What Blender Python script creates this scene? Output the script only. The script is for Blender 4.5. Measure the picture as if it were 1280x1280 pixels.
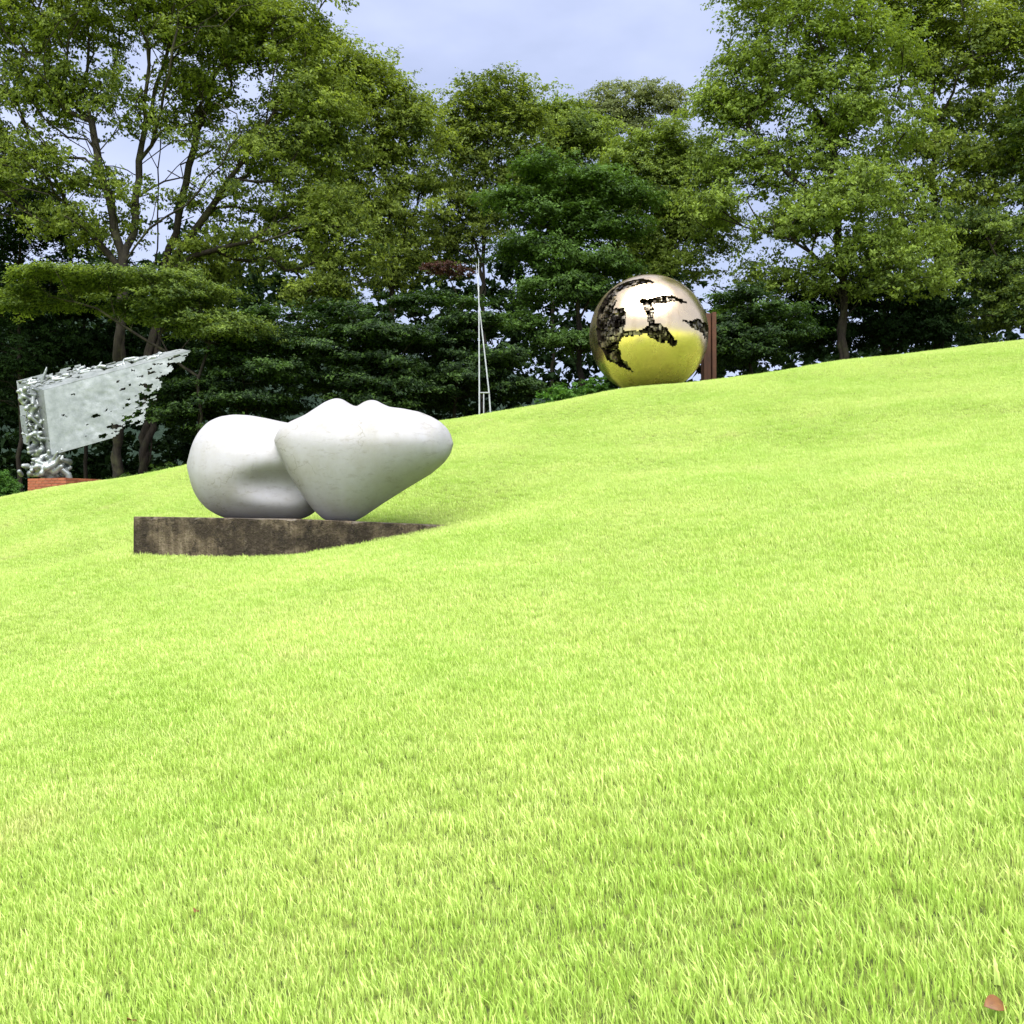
import bpy, math, random
import numpy as np

# ------------------------------------------------------------------ camera, sky, sun, exposure
for o in list(bpy.data.objects):
    bpy.data.objects.remove(o, do_unlink=True)
scene = bpy.context.scene
col = scene.collection
R = math.radians

F = 1229.0            # focal length in photo pixels (1280 wide)
HOR = 652.0           # eye level row in the photo
EYE = 0.0             # the eye is the origin of heights
cam_data = bpy.data.cameras.new('camera')
cam_data.sensor_width = 36.0
cam_data.lens = 36.0 * F / 1280.0
cam_data.clip_start = 0.05
cam_data.clip_end = 3000.0
cam = bpy.data.objects.new('camera', cam_data)
col.objects.link(cam)
cam.location = (0, 0, EYE)
cam.rotation_euler = (R(90) + math.atan((HOR - 640) / F), 0, 0)
scene.camera = cam

SUN_EL, SUN_AZ = 64.0, 188.0      # azimuth clockwise from +Y (205 = behind the camera, a little to its left)
sun_dir = np.array([math.sin(R(SUN_AZ)) * math.cos(R(SUN_EL)), math.cos(R(SUN_AZ)) * math.cos(R(SUN_EL)), math.sin(R(SUN_EL))])
world = bpy.data.worlds.new('World')
scene.world = world
world.use_nodes = True
wt = world.node_tree
wt.nodes.clear()
w_out = wt.nodes.new('ShaderNodeOutputWorld')
w_bg = wt.nodes.new('ShaderNodeBackground')
w_sky = wt.nodes.new('ShaderNodeTexSky')
w_sky.sky_type = 'NISHITA'
w_sky.sun_disc = False
w_sky.sun_elevation = R(SUN_EL)
w_sky.sun_rotation = R(SUN_AZ)
w_sky.altitude = 600
w_sky.air_density = 1.0
w_sky.dust_density = 3.0
w_co = wt.nodes.new('ShaderNodeTexCoord')
w_map = wt.nodes.new('ShaderNodeMapping')
w_map.inputs['Scale'].default_value = (1.0, 1.0, 2.2)
w_map.inputs['Location'].default_value = (0.3, 0.1, 0.2)
w_noise = wt.nodes.new('ShaderNodeTexNoise')
w_noise.inputs['Scale'].default_value = 3.4
w_noise.inputs['Detail'].default_value = 5.0
w_noise.inputs['Roughness'].default_value = 0.5
w_ramp = wt.nodes.new('ShaderNodeValToRGB')
w_ramp.color_ramp.elements[0].position = 0.34
w_ramp.color_ramp.elements[0].color = (0.55, 0.55, 0.55, 1)
w_ramp.color_ramp.elements[1].position = 0.68
w_ramp.color_ramp.elements[1].color = (1, 1, 1, 1)
w_mix = wt.nodes.new('ShaderNodeMix')
w_mix.data_type = 'RGBA'
CLOUD = (5.7, 6.4, 9.0, 1)
w_mix.inputs['B'].default_value = CLOUD
wt.links.new(w_co.outputs['Generated'], w_map.inputs['Vector'])
wt.links.new(w_map.outputs['Vector'], w_noise.inputs['Vector'])
wt.links.new(w_noise.outputs['Fac'], w_ramp.inputs['Fac'])
wt.links.new(w_ramp.outputs['Color'], w_mix.inputs['Factor'])
wt.links.new(w_sky.outputs['Color'], w_mix.inputs['A'])
wt.links.new(w_mix.outputs['Result'], w_bg.inputs['Color'])
w_bg.inputs['Strength'].default_value = 0.05
wt.links.new(w_bg.outputs['Background'], w_out.inputs['Surface'])

sun_data = bpy.data.lights.new('sun', 'SUN')
sun_data.energy = 3.8
sun_data.angle = R(70)
sun_data.color = (1.0, 0.98, 0.94)
sun = bpy.data.objects.new('sun', sun_data)
col.objects.link(sun)
from mathutils import Vector, Matrix, noise as mnoise
sun.rotation_euler = Vector(-sun_dir).to_track_quat('-Z', 'Y').to_euler()
sun.location = (0, 0, 40)

vs = scene.view_settings
vs.view_transform = 'Standard'
vs.look = 'None'
vs.gamma = 1.0
vs.exposure = 1.42
vs.use_curve_mapping = False
scene.cycles.max_bounces = 6
scene.cycles.diffuse_bounces = 3
scene.cycles.glossy_bounces = 3
scene.cycles.transmission_bounces = 4
scene.cycles.transparent_max_bounces = 4

rng = np.random.default_rng(7)
random.seed(7)

# ------------------------------------------------------------------ helpers
def at(px, py, Y):
    """point of the place that stands Y metres ahead, seen at this photo pixel"""
    return Vector(((px - 640.0) / F * Y, Y, (HOR - py) / F * Y))

def mesh_np(name, verts, faces, material=None, parent=None, smooth=False, k=4):
    """one mesh object from numpy arrays; faces (n,k)"""
    me = bpy.data.meshes.new(name)
    verts = np.asarray(verts, dtype=np.float32)
    faces = np.asarray(faces, dtype=np.int32)
    n, k = faces.shape
    me.vertices.add(len(verts)); me.vertices.foreach_set('co', verts.ravel())
    me.loops.add(n * k); me.loops.foreach_set('vertex_index', faces.ravel())
    me.polygons.add(n)
    me.polygons.foreach_set('loop_start', np.arange(0, n * k, k, dtype=np.int32))
    me.polygons.foreach_set('use_smooth', np.full(n, smooth))
    me.update(calc_edges=True)
    if material: me.materials.append(material)
    o = bpy.data.objects.new(name, me)
    col.objects.link(o)
    if parent: o.parent = parent
    return o

def mesh_py(name, verts, faces, material=None, parent=None, smooth=False):
    me = bpy.data.meshes.new(name)
    me.from_pydata([tuple(v) for v in verts], [], faces)
    me.update()
    if smooth:
        me.polygons.foreach_set('use_smooth', np.full(len(me.polygons), True))
    if material: me.materials.append(material)
    o = bpy.data.objects.new(name, me)
    col.objects.link(o)
    if parent: o.parent = parent
    return o

def empty(name, loc=(0, 0, 0)):
    o = bpy.data.objects.new(name, None)
    o.empty_display_size = 0.2
    col.objects.link(o)
    o.location = loc
    return o

def tag(o, label=None, cat=None, group=None, kind=None):
    if label: o['label'] = label
    if cat: o['category'] = cat
    if group: o['group'] = group
    if kind: o['kind'] = kind
    return o

def face_attr(o, name, values):
    a = o.data.attributes.new(name, 'FLOAT', 'FACE')
    a.data.foreach_set('value', np.asarray(values, dtype=np.float32))

def point_attr(o, name, values):
    a = o.data.attributes.new(name, 'FLOAT', 'POINT')
    a.data.foreach_set('value', np.asarray(values, dtype=np.float32))

# ---- node material helper
class NT:
    def __init__(self, name):
        self.m = bpy.data.materials.new(name)
        self.m.use_nodes = True
        self.t = self.m.node_tree
        self.t.nodes.clear()
        self.out = self.t.nodes.new('ShaderNodeOutputMaterial')
    def n(self, typ, **kw):
        nd = self.t.nodes.new(typ)
        for k, v in kw.items():
            if k in nd.inputs.keys(): 
                self.set(nd.inputs[k], v)
            else:
                setattr(nd, k, v)
        return nd
    def set(self, sock, v):
        if isinstance(v, bpy.types.NodeSocket): self.t.links.new(v, sock)
        else: sock.default_value = v
    def link(self, a, b): self.t.links.new(a, b)
    def pos(self, scale=(1, 1, 1), obj=True):
        c = self.n('ShaderNodeTexCoord') if obj else self.n('ShaderNodeNewGeometry')
        mp = self.n('ShaderNodeMapping')
        mp.inputs['Scale'].default_value = scale
        self.link(c.outputs['Object'] if obj else c.outputs['Position'], mp.inputs['Vector'])
        return mp.outputs['Vector']
    def noise(self, vec, scale, detail=4, rough=0.5):
        nd = self.n('ShaderNodeTexNoise')
        nd.inputs['Scale'].default_value = scale
        nd.inputs['Detail'].default_value = detail
        nd.inputs['Roughness'].default_value = rough
        if vec is not None: self.link(vec, nd.inputs['Vector'])
        return nd.outputs['Fac']
    def ramp(self, fac, stops):
        nd = self.n('ShaderNodeValToRGB')
        el = nd.color_ramp.elements
        while len(el) < len(stops): el.new(0.5)
        for e, (p, c) in zip(el, stops):
            e.position = p
            e.color = (c[0], c[1], c[2], 1) if not isinstance(c, (int, float)) else (c, c, c, 1)
        self.link(fac, nd.inputs['Fac'])
        return nd.outputs['Color']
    def mix(self, fac, a, b, blend='MIX'):
        nd = self.n('ShaderNodeMix')
        nd.data_type = 'RGBA'
        nd.blend_type = blend
        for sock, v in ((nd.inputs['Factor'], fac), (nd.inputs['A'], a), (nd.inputs['B'], b)):
            if isinstance(v, tuple) and len(v) == 3: v = (*v, 1)
            self.set(sock, v)
        return nd.outputs['Result']
    def attr(self, name):
        nd = self.n('ShaderNodeAttribute')
        nd.attribute_name = name
        return nd.outputs['Fac']
    def bump(self, h, strength=0.3, dist=0.02):
        nd = self.n('ShaderNodeBump')
        nd.inputs['Strength'].default_value = strength
        nd.inputs['Distance'].default_value = dist
        self.link(h, nd.inputs['Height'])
        return nd.outputs['Normal']
    def bsdf(self, color, rough=0.6, metal=0.0, normal=None, spec=0.5):
        b = self.n('ShaderNodeBsdfPrincipled')
        if isinstance(color, tuple) and len(color) == 3: color = (*color, 1)
        self.set(b.inputs['Base Color'], color)
        self.set(b.inputs['Roughness'], rough)
        self.set(b.inputs['Metallic'], metal)
        b.inputs['Specular IOR Level'].default_value = spec
        if normal is not None: self.link(normal, b.inputs['Normal'])
        return b.outputs['BSDF']
    def done(self, shader):
        self.link(shader, self.out.inputs['Surface'])
        return self.m

def leaf_material(name, dark, light, transl=0.35, spec=0.25):
    t = NT(name)
    tint = t.attr('tint')
    c = t.mix(tint, dark, light)
    b = t.bsdf(c, rough=0.6, spec=spec)
    tr = t.n('ShaderNodeBsdfTranslucent')
    c2 = t.mix(tint, (dark[0] * 1.3, dark[1] * 1.25, dark[2] * 0.6), (light[0] * 1.25, light[1] * 1.2, light[2] * 0.6))
    t.link(c2, tr.inputs['Color'])
    mx = t.n('ShaderNodeMixShader')
    mx.inputs[0].default_value = transl
    t.link(b, mx.inputs[1]); t.link(tr.outputs[0], mx.inputs[2])
    return t.done(mx.outputs[0])

def M_bark(name, base=(0.018, 0.014, 0.011), moss=(0.05, 0.06, 0.02), amount=0.5):
    t = NT(name)
    v = t.pos((1, 1, 0.35))
    n1 = t.noise(v, 9, 6, 0.65)
    n2 = t.noise(t.pos((1, 1, 1)), 1.7, 4, 0.6)
    c = t.ramp(n1, [(0.3, tuple(x * 0.5 for x in base)), (0.7, tuple(x * 1.8 for x in base))])
    f = t.ramp(n2, [(0.5, 0.0), (0.72, amount)])
    c = t.mix(f, c, moss)
    return t.done(t.bsdf(c, 0.85, normal=t.bump(n1, 0.6, 0.03), spec=0.2))

# ------------------------------------------------------------------ ground
CREST_Y = 24.0
_zx = np.array([-60, -30, -17, -12.5, -8, -1.56, 1.94, 5.08, 12.5, 18, 30, 60], dtype=float)
_zz = np.array([-2.3, -1.7, -0.08, 0.64, 1.48, 2.60, 3.18, 3.62, 4.55, 5.1, 5.9, 6.4])
_tx = np.arange(-70, 70.01, 0.25)
_tz = np.interp(_tx, _zx, _zz)
_k = np.exp(-0.5 * (np.arange(-16, 17) * 0.25 / 1.3) ** 2); _k /= _k.sum()
_tz = np.convolve(np.pad(_tz, 16, mode='edge'), _k, mode='valid')

def smin(a, b, k):
    h = np.clip(0.5 + 0.5 * (b - a) / k, 0, 1)
    return b * (1 - h) + a * h - k * h * (1 - h)

def smax(a, b, k):
    return -smin(-a, -b, k)

def ground(x, y):
    x = np.asarray(x, dtype=float); y = np.asarray(y, dtype=float)
    xs = 40 * np.tanh(x / 40)
    yn = np.where(y < 0, 30 * np.tanh(y / 30), y)
    near = -1.5 + 0.150 * xs + 0.1345 * yn
    zc = np.interp(x, _tx, _tz)
    hill = zc - 0.27 * (CREST_Y - y)
    z = smax(near, hill, 0.9)
    far = zc - 0.035 * np.clip(y - CREST_Y, -40, 40)
    z = smin(z, far, 0.5)
    # a shallow dip right of the plinth
    lip = 13.2 + 0.10 * x
    wgt = 1 / (1 + np.exp(-(x + 3.0) / 1.2)) / (1 + np.exp((x - 6.0) / 1.6))
    z = z - 0.05 * wgt * np.exp(-((y - lip - 0.6) / 1.5) ** 2)
    z = z + 0.16 * np.exp(-((x + 4.9) / 1.0) ** 2 - ((y - 12.0) / 1.2) ** 2)
    z = z - 0.11 * np.exp(-((x + 0.9) / 1.3) ** 2 - ((y - 12.3) / 1.0) ** 2) - 0.05 * np.exp(-((x + 3.0) / 1.0) ** 2 - ((y - 11.5) / 1.0) ** 2)
    fade = np.exp(-(y / 60.0) ** 2)
    z = z + fade * (0.035 * np.sin(0.9 * x + 0.5 * y) + 0.025 * np.sin(0.7 * y - 1.3 * x + 1.0) + 0.012 * np.sin(2.3 * x + 1.9 * y))
    return z

def gz(x, y): return float(ground(x, y))

def axis(lo, hi, step, far_lo, far_hi):
    a = list(np.arange(lo, hi + 1e-6, step))
    s, v = step, hi
    while v < far_hi: s *= 1.25; v += s; a.append(v)
    s, v = step, lo
    while v > far_lo: s *= 1.25; v -= s; a.insert(0, v)
    return np.array(a)

gx = axis(-30, 30, 0.3, -900, 900)
gy = axis(-3, 46, 0.3, -900, 900)
GX, GY = np.meshgrid(gx, gy)
GZ = ground(GX, GY)
nx, ny = len(gx), len(gy)
idx = np.arange(nx * ny).reshape(ny, nx)
quads = np.stack([idx[:-1, :-1], idx[:-1, 1:], idx[1:, 1:], idx[1:, :-1]], -1).reshape(-1, 4)

GRASS_LIGHT = (0.63, 0.72, 0.22)
GRASS_DARK = (0.44, 0.60, 0.12)
t = NT('lawn_soil')
p = t.pos((1, 1, 1), obj=False)
n1 = t.noise(p, 0.35, 4, 0.6)
n2 = t.noise(p, 30, 4, 0.7)
c = t.mix(t.ramp(n1, [(0.35, 0.0), (0.65, 1.0)]), (0.32, 0.43, 0.07), (0.42, 0.48, 0.11))
soil = t.ramp(n2, [(0.35, (0.05, 0.065, 0.02)), (0.7, (0.20, 0.25, 0.05))])
sepb = t.n('ShaderNodeSeparateXYZ'); geob = t.n('ShaderNodeNewGeometry'); t.link(geob.outputs['Position'], sepb.inputs[0])
ab = t.n('ShaderNodeMath', operation='ABSOLUTE'); t.link(sepb.outputs['X'], ab.inputs[0])
sl = t.n('ShaderNodeMath', operation='MULTIPLY_ADD'); t.link(sepb.outputs['Y'], sl.inputs[0]); sl.inputs[1].default_value = 0.60; sl.inputs[2].default_value = 1.1
df = t.n('ShaderNodeMath', operation='SUBTRACT'); t.link(sl.outputs[0], df.inputs[0]); t.link(ab.outputs[0], df.inputs[1])
bl = t.n('ShaderNodeMapRange'); t.link(df.outputs[0], bl.inputs['Value']); bl.inputs['From Min'].default_value = -0.2; bl.inputs['From Max'].default_value = 0.4
yl = t.n('ShaderNodeMapRange'); t.link(sepb.outputs['Y'], yl.inputs['Value']); yl.inputs['From Min'].default_value = 1.2; yl.inputs['From Max'].default_value = 1.8
both = t.n('ShaderNodeMath', operation='MULTIPLY'); t.link(bl.outputs[0], both.inputs[0]); t.link(yl.outputs[0], both.inputs[1])
c = t.mix(both.outputs[0], c, soil)      # bare thatch under the modelled blades, sward colour where no blades are modelled
sep = t.n('ShaderNodeSeparateXYZ')
geo = t.n('ShaderNodeNewGeometry')
t.link(geo.outputs['Position'], sep.inputs[0])
woods = t.n('ShaderNodeMapRange')
t.link(sep.outputs['Y'], woods.inputs['Value'])
woods.inputs['From Min'].default_value = 27.5
woods.inputs['From Max'].default_value = 29.0
litter = t.ramp(t.noise(p, 8, 5, 0.7), [(0.3, (0.02, 0.025, 0.01)), (0.7, (0.06, 0.05, 0.025))])
c = t.mix(woods.outputs[0], c, litter)
M_lawn = t.done(t.bsdf(c, 0.9, normal=t.bump(n2, 0.6, 0.03), spec=0.1))
g = mesh_np('ground', np.stack([GX, GY, GZ], -1).reshape(-1, 3), quads, M_lawn, smooth=True)
tag(g, 'sloping lawn rising to a grassy crest below the trees', 'lawn', kind='structure')

# a wooded hill far behind the trees
t = NT('far_woods')
n1 = t.noise(t.pos((1, 1, 1), obj=False), 0.12, 8, 0.75)
c = t.ramp(n1, [(0.3, (0.014, 0.026, 0.018)), (0.7, (0.045, 0.07, 0.048))])
M_far = t.done(t.bsdf(c, 0.95, normal=t.bump(n1, 1.0, 4.0), spec=0.05))
hx = np.linspace(-420, 260, 150); hy = np.linspace(170, 420, 60)
HX, HY = np.meshgrid(hx, hy)
ridge = 66 * np.exp(-((HX + 150) / 130) ** 2) + 30 * np.exp(-((HX - 10) / 110) ** 2)
HZ = -6 + ridge * np.exp(-((HY - 290) / 70) ** 2)
for f, a in ((0.05, 2.0), (0.13, 1.2), (0.31, 0.9), (0.55, 0.7)):
    HZ = HZ + a * np.sin(f * HX + 1.7 * f * HY + f * 40) * np.cos(f * 1.3 * HY - 0.7 * f * HX)
HZ = HZ + rng.uniform(-0.9, 0.9, HZ.shape)
hidx = np.arange(HX.size).reshape(HX.shape)
hq = np.stack([hidx[:-1, :-1], hidx[:-1, 1:], hidx[1:, 1:], hidx[1:, :-1]], -1).reshape(-1, 4)
h = mesh_np('hill', np.stack([HX, HY, HZ], -1).reshape(-1, 3), hq, M_far, smooth=True)
tag(h, 'distant wooded hill seen through gaps in the trees', 'hill', kind='structure')

# ------------------------------------------------------------------ implicit surfaces (smooth sculpted forms)
def surface_nets(f, origin, h):
    """quads of the f=0 surface of a sampled field (negative inside)"""
    s = f < 0
    nx_, ny_, nz_ = f.shape
    C = np.zeros((nx_ - 1, ny_ - 1, nz_ - 1), dtype=np.int8)
    for i in (0, 1):
        for j in (0, 1):
            for k in (0, 1):
                C += s[i:nx_ - 1 + i, j:ny_ - 1 + j, k:nz_ - 1 + k]
    act = (C > 0) & (C < 8)
    ci = np.argwhere(act)
    vid = -np.ones(C.shape, dtype=np.int64)
    vid[act] = np.arange(len(ci))
    acc = np.zeros((len(ci), 3)); cnt = np.zeros(len(ci))
    corners = [(i, j, k) for i in (0, 1) for j in (0, 1) for k in (0, 1)]
    for a in corners:
        for d in range(3):
            if a[d] == 1: continue
            b = list(a); b[d] = 1
            fa = f[ci[:, 0] + a[0], ci[:, 1] + a[1], ci[:, 2] + a[2]]
            fb = f[ci[:, 0] + b[0], ci[:, 1] + b[1], ci[:, 2] + b[2]]
            m = (fa < 0) != (fb < 0)
            tt = np.where(m, fa / np.where(m, fa - fb, 1), 0)
            pt = np.tile(np.array(a, float), (len(ci), 1)); pt[:, d] += tt
            acc[m] += pt[m]; cnt[m] += 1
    V = (ci + acc / cnt[:, None]) * h + np.asarray(origin)
    Q = []
    def emit(mask_pos, offs, flip):
        e = np.argwhere(mask_pos)
        if len(e) == 0: return
        ids = [vid[e[:, 0] + o[0], e[:, 1] + o[1], e[:, 2] + o[2]] for o in offs]
        q = np.stack(ids, -1)
        q = np.where(flip[mask_pos][:, None], q[:, ::-1], q)
        Q.append(q[(q >= 0).all(1)])
    sx = (s[:-1, 1:-1, 1:-1] != s[1:, 1:-1, 1:-1]); emit(sx, [(0, 0, 0), (0, 1, 0), (0, 1, 1), (0, 0, 1)], ~s[:-1, 1:-1, 1:-1])
    sy = (s[1:-1, :-1, 1:-1] != s[1:-1, 1:, 1:-1]); emit(sy, [(0, 0, 0), (0, 0, 1), (1, 0, 1), (1, 0, 0)], ~s[1:-1, :-1, 1:-1])
    sz = (s[1:-1, 1:-1, :-1] != s[1:-1, 1:-1, 1:]); emit(sz, [(0, 0, 0), (1, 0, 0), (1, 1, 0), (0, 1, 0)], ~s[1:-1, 1:-1, :-1])
    return V, np.concatenate(Q)

def relax(V, Q, n=3):
    e = np.concatenate([Q[:, [0, 1]], Q[:, [1, 2]], Q[:, [2, 3]], Q[:, [3, 0]]])
    for _ in range(n):
        acc = np.zeros_like(V); cnt = np.zeros(len(V))
        np.add.at(acc, e[:, 0], V[e[:, 1]]); np.add.at(cnt, e[:, 0], 1)
        np.add.at(acc, e[:, 1], V[e[:, 0]]); np.add.at(cnt, e[:, 1], 1)
        V = 0.5 * V + 0.5 * acc / cnt[:, None]
    return V

def grid3(lo, hi, h):
    ax = [np.arange(lo[i], hi[i] + h, h) for i in range(3)]
    return np.meshgrid(*ax, indexing='ij')

# ------------------------------------------------------------------ white reclining sculpture and its plinth
YS = 12.0
PX = YS / F
A, B = at(167, 645.5, 11.75), at(370, 648.5, 11.35)
dirR = Vector((0.83, 0.56, 0))
slope_r = (at(557, 656, 12.47).z - B.z) / 2.0          # the top leans a little towards the slope
Cc = B + dirR * 4.2
Cc.z = B.z + slope_r * 4.2
def top_z(x, y):
    n_ = (A - B).cross(Cc - B)
    return B.z - (n_.x * (x - B.x) + n_.y * (y - B.y)) / n_.z
D = Vector((A.x - 0.1, 14.0, top_z(A.x - 0.1, 14.0)))
E = Vector((Cc.x - 0.4, Cc.y + 1.2, top_z(Cc.x - 0.4, Cc.y + 1.2)))
TOPZ = top_z(-2.3, 12.4)
low = -1.1
t = NT('weathered_concrete')
pv = t.pos((1, 1, 1))
n_big = t.noise(pv, 2.2, 5, 0.6)
n_str = t.noise(t.pos((7, 7, 0.5)), 2.0, 6, 0.7)
n_fine = t.noise(pv, 22, 6, 0.7)
n_str = t.mix(0.45, n_str, t.noise(t.pos((1, 1, 1)), 4.0, 6, 0.7))
c = t.ramp(n_str, [(0.33, (0.035, 0.025, 0.016)), (0.5, (0.105, 0.078, 0.050)), (0.66, (0.25, 0.20, 0.14))])
c = t.mix(t.ramp(n_big, [(0.46, 0.0), (0.58, 0.85)]), c, (0.022, 0.015, 0.010))
c = t.mix(t.ramp(n_fine, [(0.54, 0.0), (0.74, 0.35)]), c, (0.24, 0.20, 0.15))
c = t.mix(t.ramp(t.noise(pv, 6.5, 7, 0.8), [(0.53, 0.0), (0.60, 0.85)]), c, (0.018, 0.013, 0.009))
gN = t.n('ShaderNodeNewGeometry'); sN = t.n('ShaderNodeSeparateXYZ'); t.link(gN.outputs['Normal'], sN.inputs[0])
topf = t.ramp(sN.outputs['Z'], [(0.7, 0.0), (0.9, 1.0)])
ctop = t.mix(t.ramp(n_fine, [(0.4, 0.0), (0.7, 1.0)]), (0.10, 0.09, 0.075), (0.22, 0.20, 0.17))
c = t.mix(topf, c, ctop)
M_conc = t.done(t.bsdf(c, 0.85, normal=t.bump(n_fine, 1.0, 0.035), spec=0.25))
# outline with a chipped upper edge: rows of vertices along each side
pl_v, pl_f = [], []
loop = [A, B, Cc, E, D]
top_ring, mid_ring, low_ring = [], [], []
for i in range(5):
    p0, p1 = loop[i], loop[(i + 1) % 5]
    n = max(2, int((p1 - p0).length / 0.07))
    for k in range(n):
        q = p0.lerp(p1, k / n)
        chip = max(0, mnoise.noise(q * 7.0) - 0.05) * 0.06 + 0.006 + (0.006 if random.random() < 0.2 else 0)
        top_ring.append((q, chip))
cen = (A + B + Cc + D + E) / 5
for q, ch in top_ring:
    inw = (cen - q); inw.z = 0; inw.normalize()
    pl_v.append(q + inw * ch * 1.3)
for q, ch in top_ring: pl_v.append(q - Vector((0, 0, ch)))
for q, ch in top_ring: pl_v.append(Vector((q.x, q.y, low)))
nr = len(top_ring)
pl_f.append(list(range(nr)))
for i in range(nr):
    j = (i + 1) % nr
    pl_f.append([i, nr + i, nr + j, j]); pl_f.append([nr + i, 2 * nr + i, 2 * nr + j, nr + j])
pl = mesh_py('concrete_plinth', pl_v, pl_f, M_conc)
tag(pl, 'stained brown concrete plinth sunk into the slope under the white sculpture', 'plinth')

t = NT('white_cast')
pv = t.pos((1, 1, 1))
n1 = t.noise(t.pos((1, 1, 0.6)), 2.4, 6, 0.65)
n2 = t.noise(t.pos((1.0, 1.0, 2.6)), 7, 6, 0.7)
c = t.mix(t.ramp(n1, [(0.38, 0.0), (0.66, 0.75)]), (0.325, 0.318, 0.345), (0.25, 0.238, 0.215))
c = t.mix(t.ramp(n2, [(0.54, 0.0), (0.72, 0.55)]), c, (0.185, 0.17, 0.15))
vo = t.n('ShaderNodeTexVoronoi', feature='DISTANCE_TO_EDGE')
wv = t.n('ShaderNodeVectorMath', operation='ADD')
nv = t.n('ShaderNodeTexNoise'); nv.inputs['Scale'].default_value = 3.0; nv.inputs['Detail'].default_value = 6
t.link(pv, nv.inputs['Vector']); t.link(pv, wv.inputs[0]); t.link(nv.outputs['Color'], wv.inputs[1])
t.link(wv.outputs[0], vo.inputs['Vector']); vo.inputs['Scale'].default_value = 1.1
vein = t.ramp(vo.outputs['Distance'], [(0.0, 1.0), (0.012, 0.0)])
veinm = t.mix(t.ramp(n1, [(0.5, 0.0), (0.6, 0.8)]), (0, 0, 0), vein)
c = t.mix(veinm, c, (0.16, 0.145, 0.125))
M_white = t.done(t.bsdf(c, t.ramp(n2, [(0.3, 0.48), (0.7, 0.62)]), normal=t.bump(n2, 0.06, 0.01), spec=0.3))

def prof(px, pts):
    pts = np.array(pts, float)
    return np.interp(px, pts[:, 0], pts[:, 1])

def smooth_prof(pts, lo, hi, sig=3.0):
    xs = np.arange(lo - 40, hi + 40.5, 0.5)
    v = prof(xs, pts)
    k = np.exp(-0.5 * (np.arange(-40, 41) * 0.5 / sig) ** 2); k /= k.sum()
    return xs, np.convolve(np.pad(v, 40, mode='edge'), k, mode='valid')

def lobe(X, Y, Z, top, bot, dep, yc, ex, sig, mid):
    """body whose outline is top/bottom row per column, dep = half depth in metres; X,Z in photo pixels"""
    lo, hi = top[0][0], top[-1][0]
    xs, tv = smooth_prof(top, lo, hi, sig); _, bv = smooth_prof(bot, lo, hi, sig); _, dv = smooth_prof(dep, lo, hi, 6)
    tz = np.interp(X, xs, tv); bz = np.interp(X, xs, bv); d = np.interp(X, xs, dv)
    _, mv = smooth_prof(mid, lo, hi, 8)
    zc_ = np.clip(np.interp(X, xs, mv), tz + 0.3, np.maximum(bz - 0.3, tz + 0.3))
    hz = np.where(Z < zc_, zc_ - tz, bz - zc_)
    hz = np.maximum(hz, 0.5); 
    r = (np.abs((Z - zc_) / hz) ** ex + (np.abs((Y - yc) / np.maximum(d, 0.02)) ** ex)) ** (1 / ex)
    f_ = (r - 1) * np.minimum(hz * PX, d)
    return np.maximum(f_, np.maximum(lo - X, X - hi) * PX)

h = 0.022
lo = (at(215, 660, YS).x, -0.95, (HOR - 662) * PX); hi = (at(580, 480, YS).x, 0.95, (HOR - 482) * PX)
X, Y, Z = grid3(lo, hi, h)
XP = X / PX + 640; ZP = HOR - Z / PX
rtop = [(349, 548), (351, 538), (356, 530), (368, 523), (385, 515), (398, 506), (408, 499), (416, 495.5), (423, 494), (430, 495.5), (437, 500), (443, 503.5), (448, 504.5), (453, 501), (459, 497.5), (466, 496), (473, 497.5), (480, 501.5), (488, 505), (505, 507), (525, 511), (540, 517), (552, 524), (560, 532), (565, 541), (567, 551)]
rbot = [(349, 548), (351, 556), (356, 570), (364, 586), (374, 604), (384, 619), (394, 633), (404, 643), (415, 649), (428, 650.5), (440, 649.5), (455, 642), (480, 625), (510, 606), (540, 588), (556, 574), (564, 563), (567, 551)]
rdep = [(349, 0.16), (353, 0.30), (365, 0.40), (385, 0.50), (415, 0.60), (450, 0.62), (490, 0.58), (525, 0.47), (548, 0.34), (560, 0.20), (567, 0.04)]
ltop = [(228, 574), (230, 556), (235, 543), (243, 530), (254, 519), (268, 513), (285, 510.5), (305, 511.5), (325, 515), (345, 519.5), (365, 523), (390, 528), (410, 540)]
lbot = [(228, 574), (229, 590), (233, 605), (240, 619), (252, 632), (266, 640), (282, 645.5), (305, 647.5), (340, 647.5), (365, 646), (380, 641), (390, 634), (410, 600)]
ldep = [(228, 0.04), (232, 0.22), (242, 0.38), (262, 0.52), (290, 0.58), (320, 0.56), (350, 0.50), (380, 0.45), (410, 0.2)]
fr = lobe(XP, Y, ZP, rtop, rbot, rdep, -0.24, np.interp(XP, [349, 365, 410, 535, 567], [2.6, 2.3, 1.68, 1.68, 2.3]), 1.0, [(349, 548), (375, 556), (440, 557), (520, 552), (567, 551)])
fl = lobe(XP, Y, ZP, ltop, lbot, ldep, 0.12, 1.9, 3.0, [(228, 576), (262, 586), (300, 586), (350, 575), (410, 570)])
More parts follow.
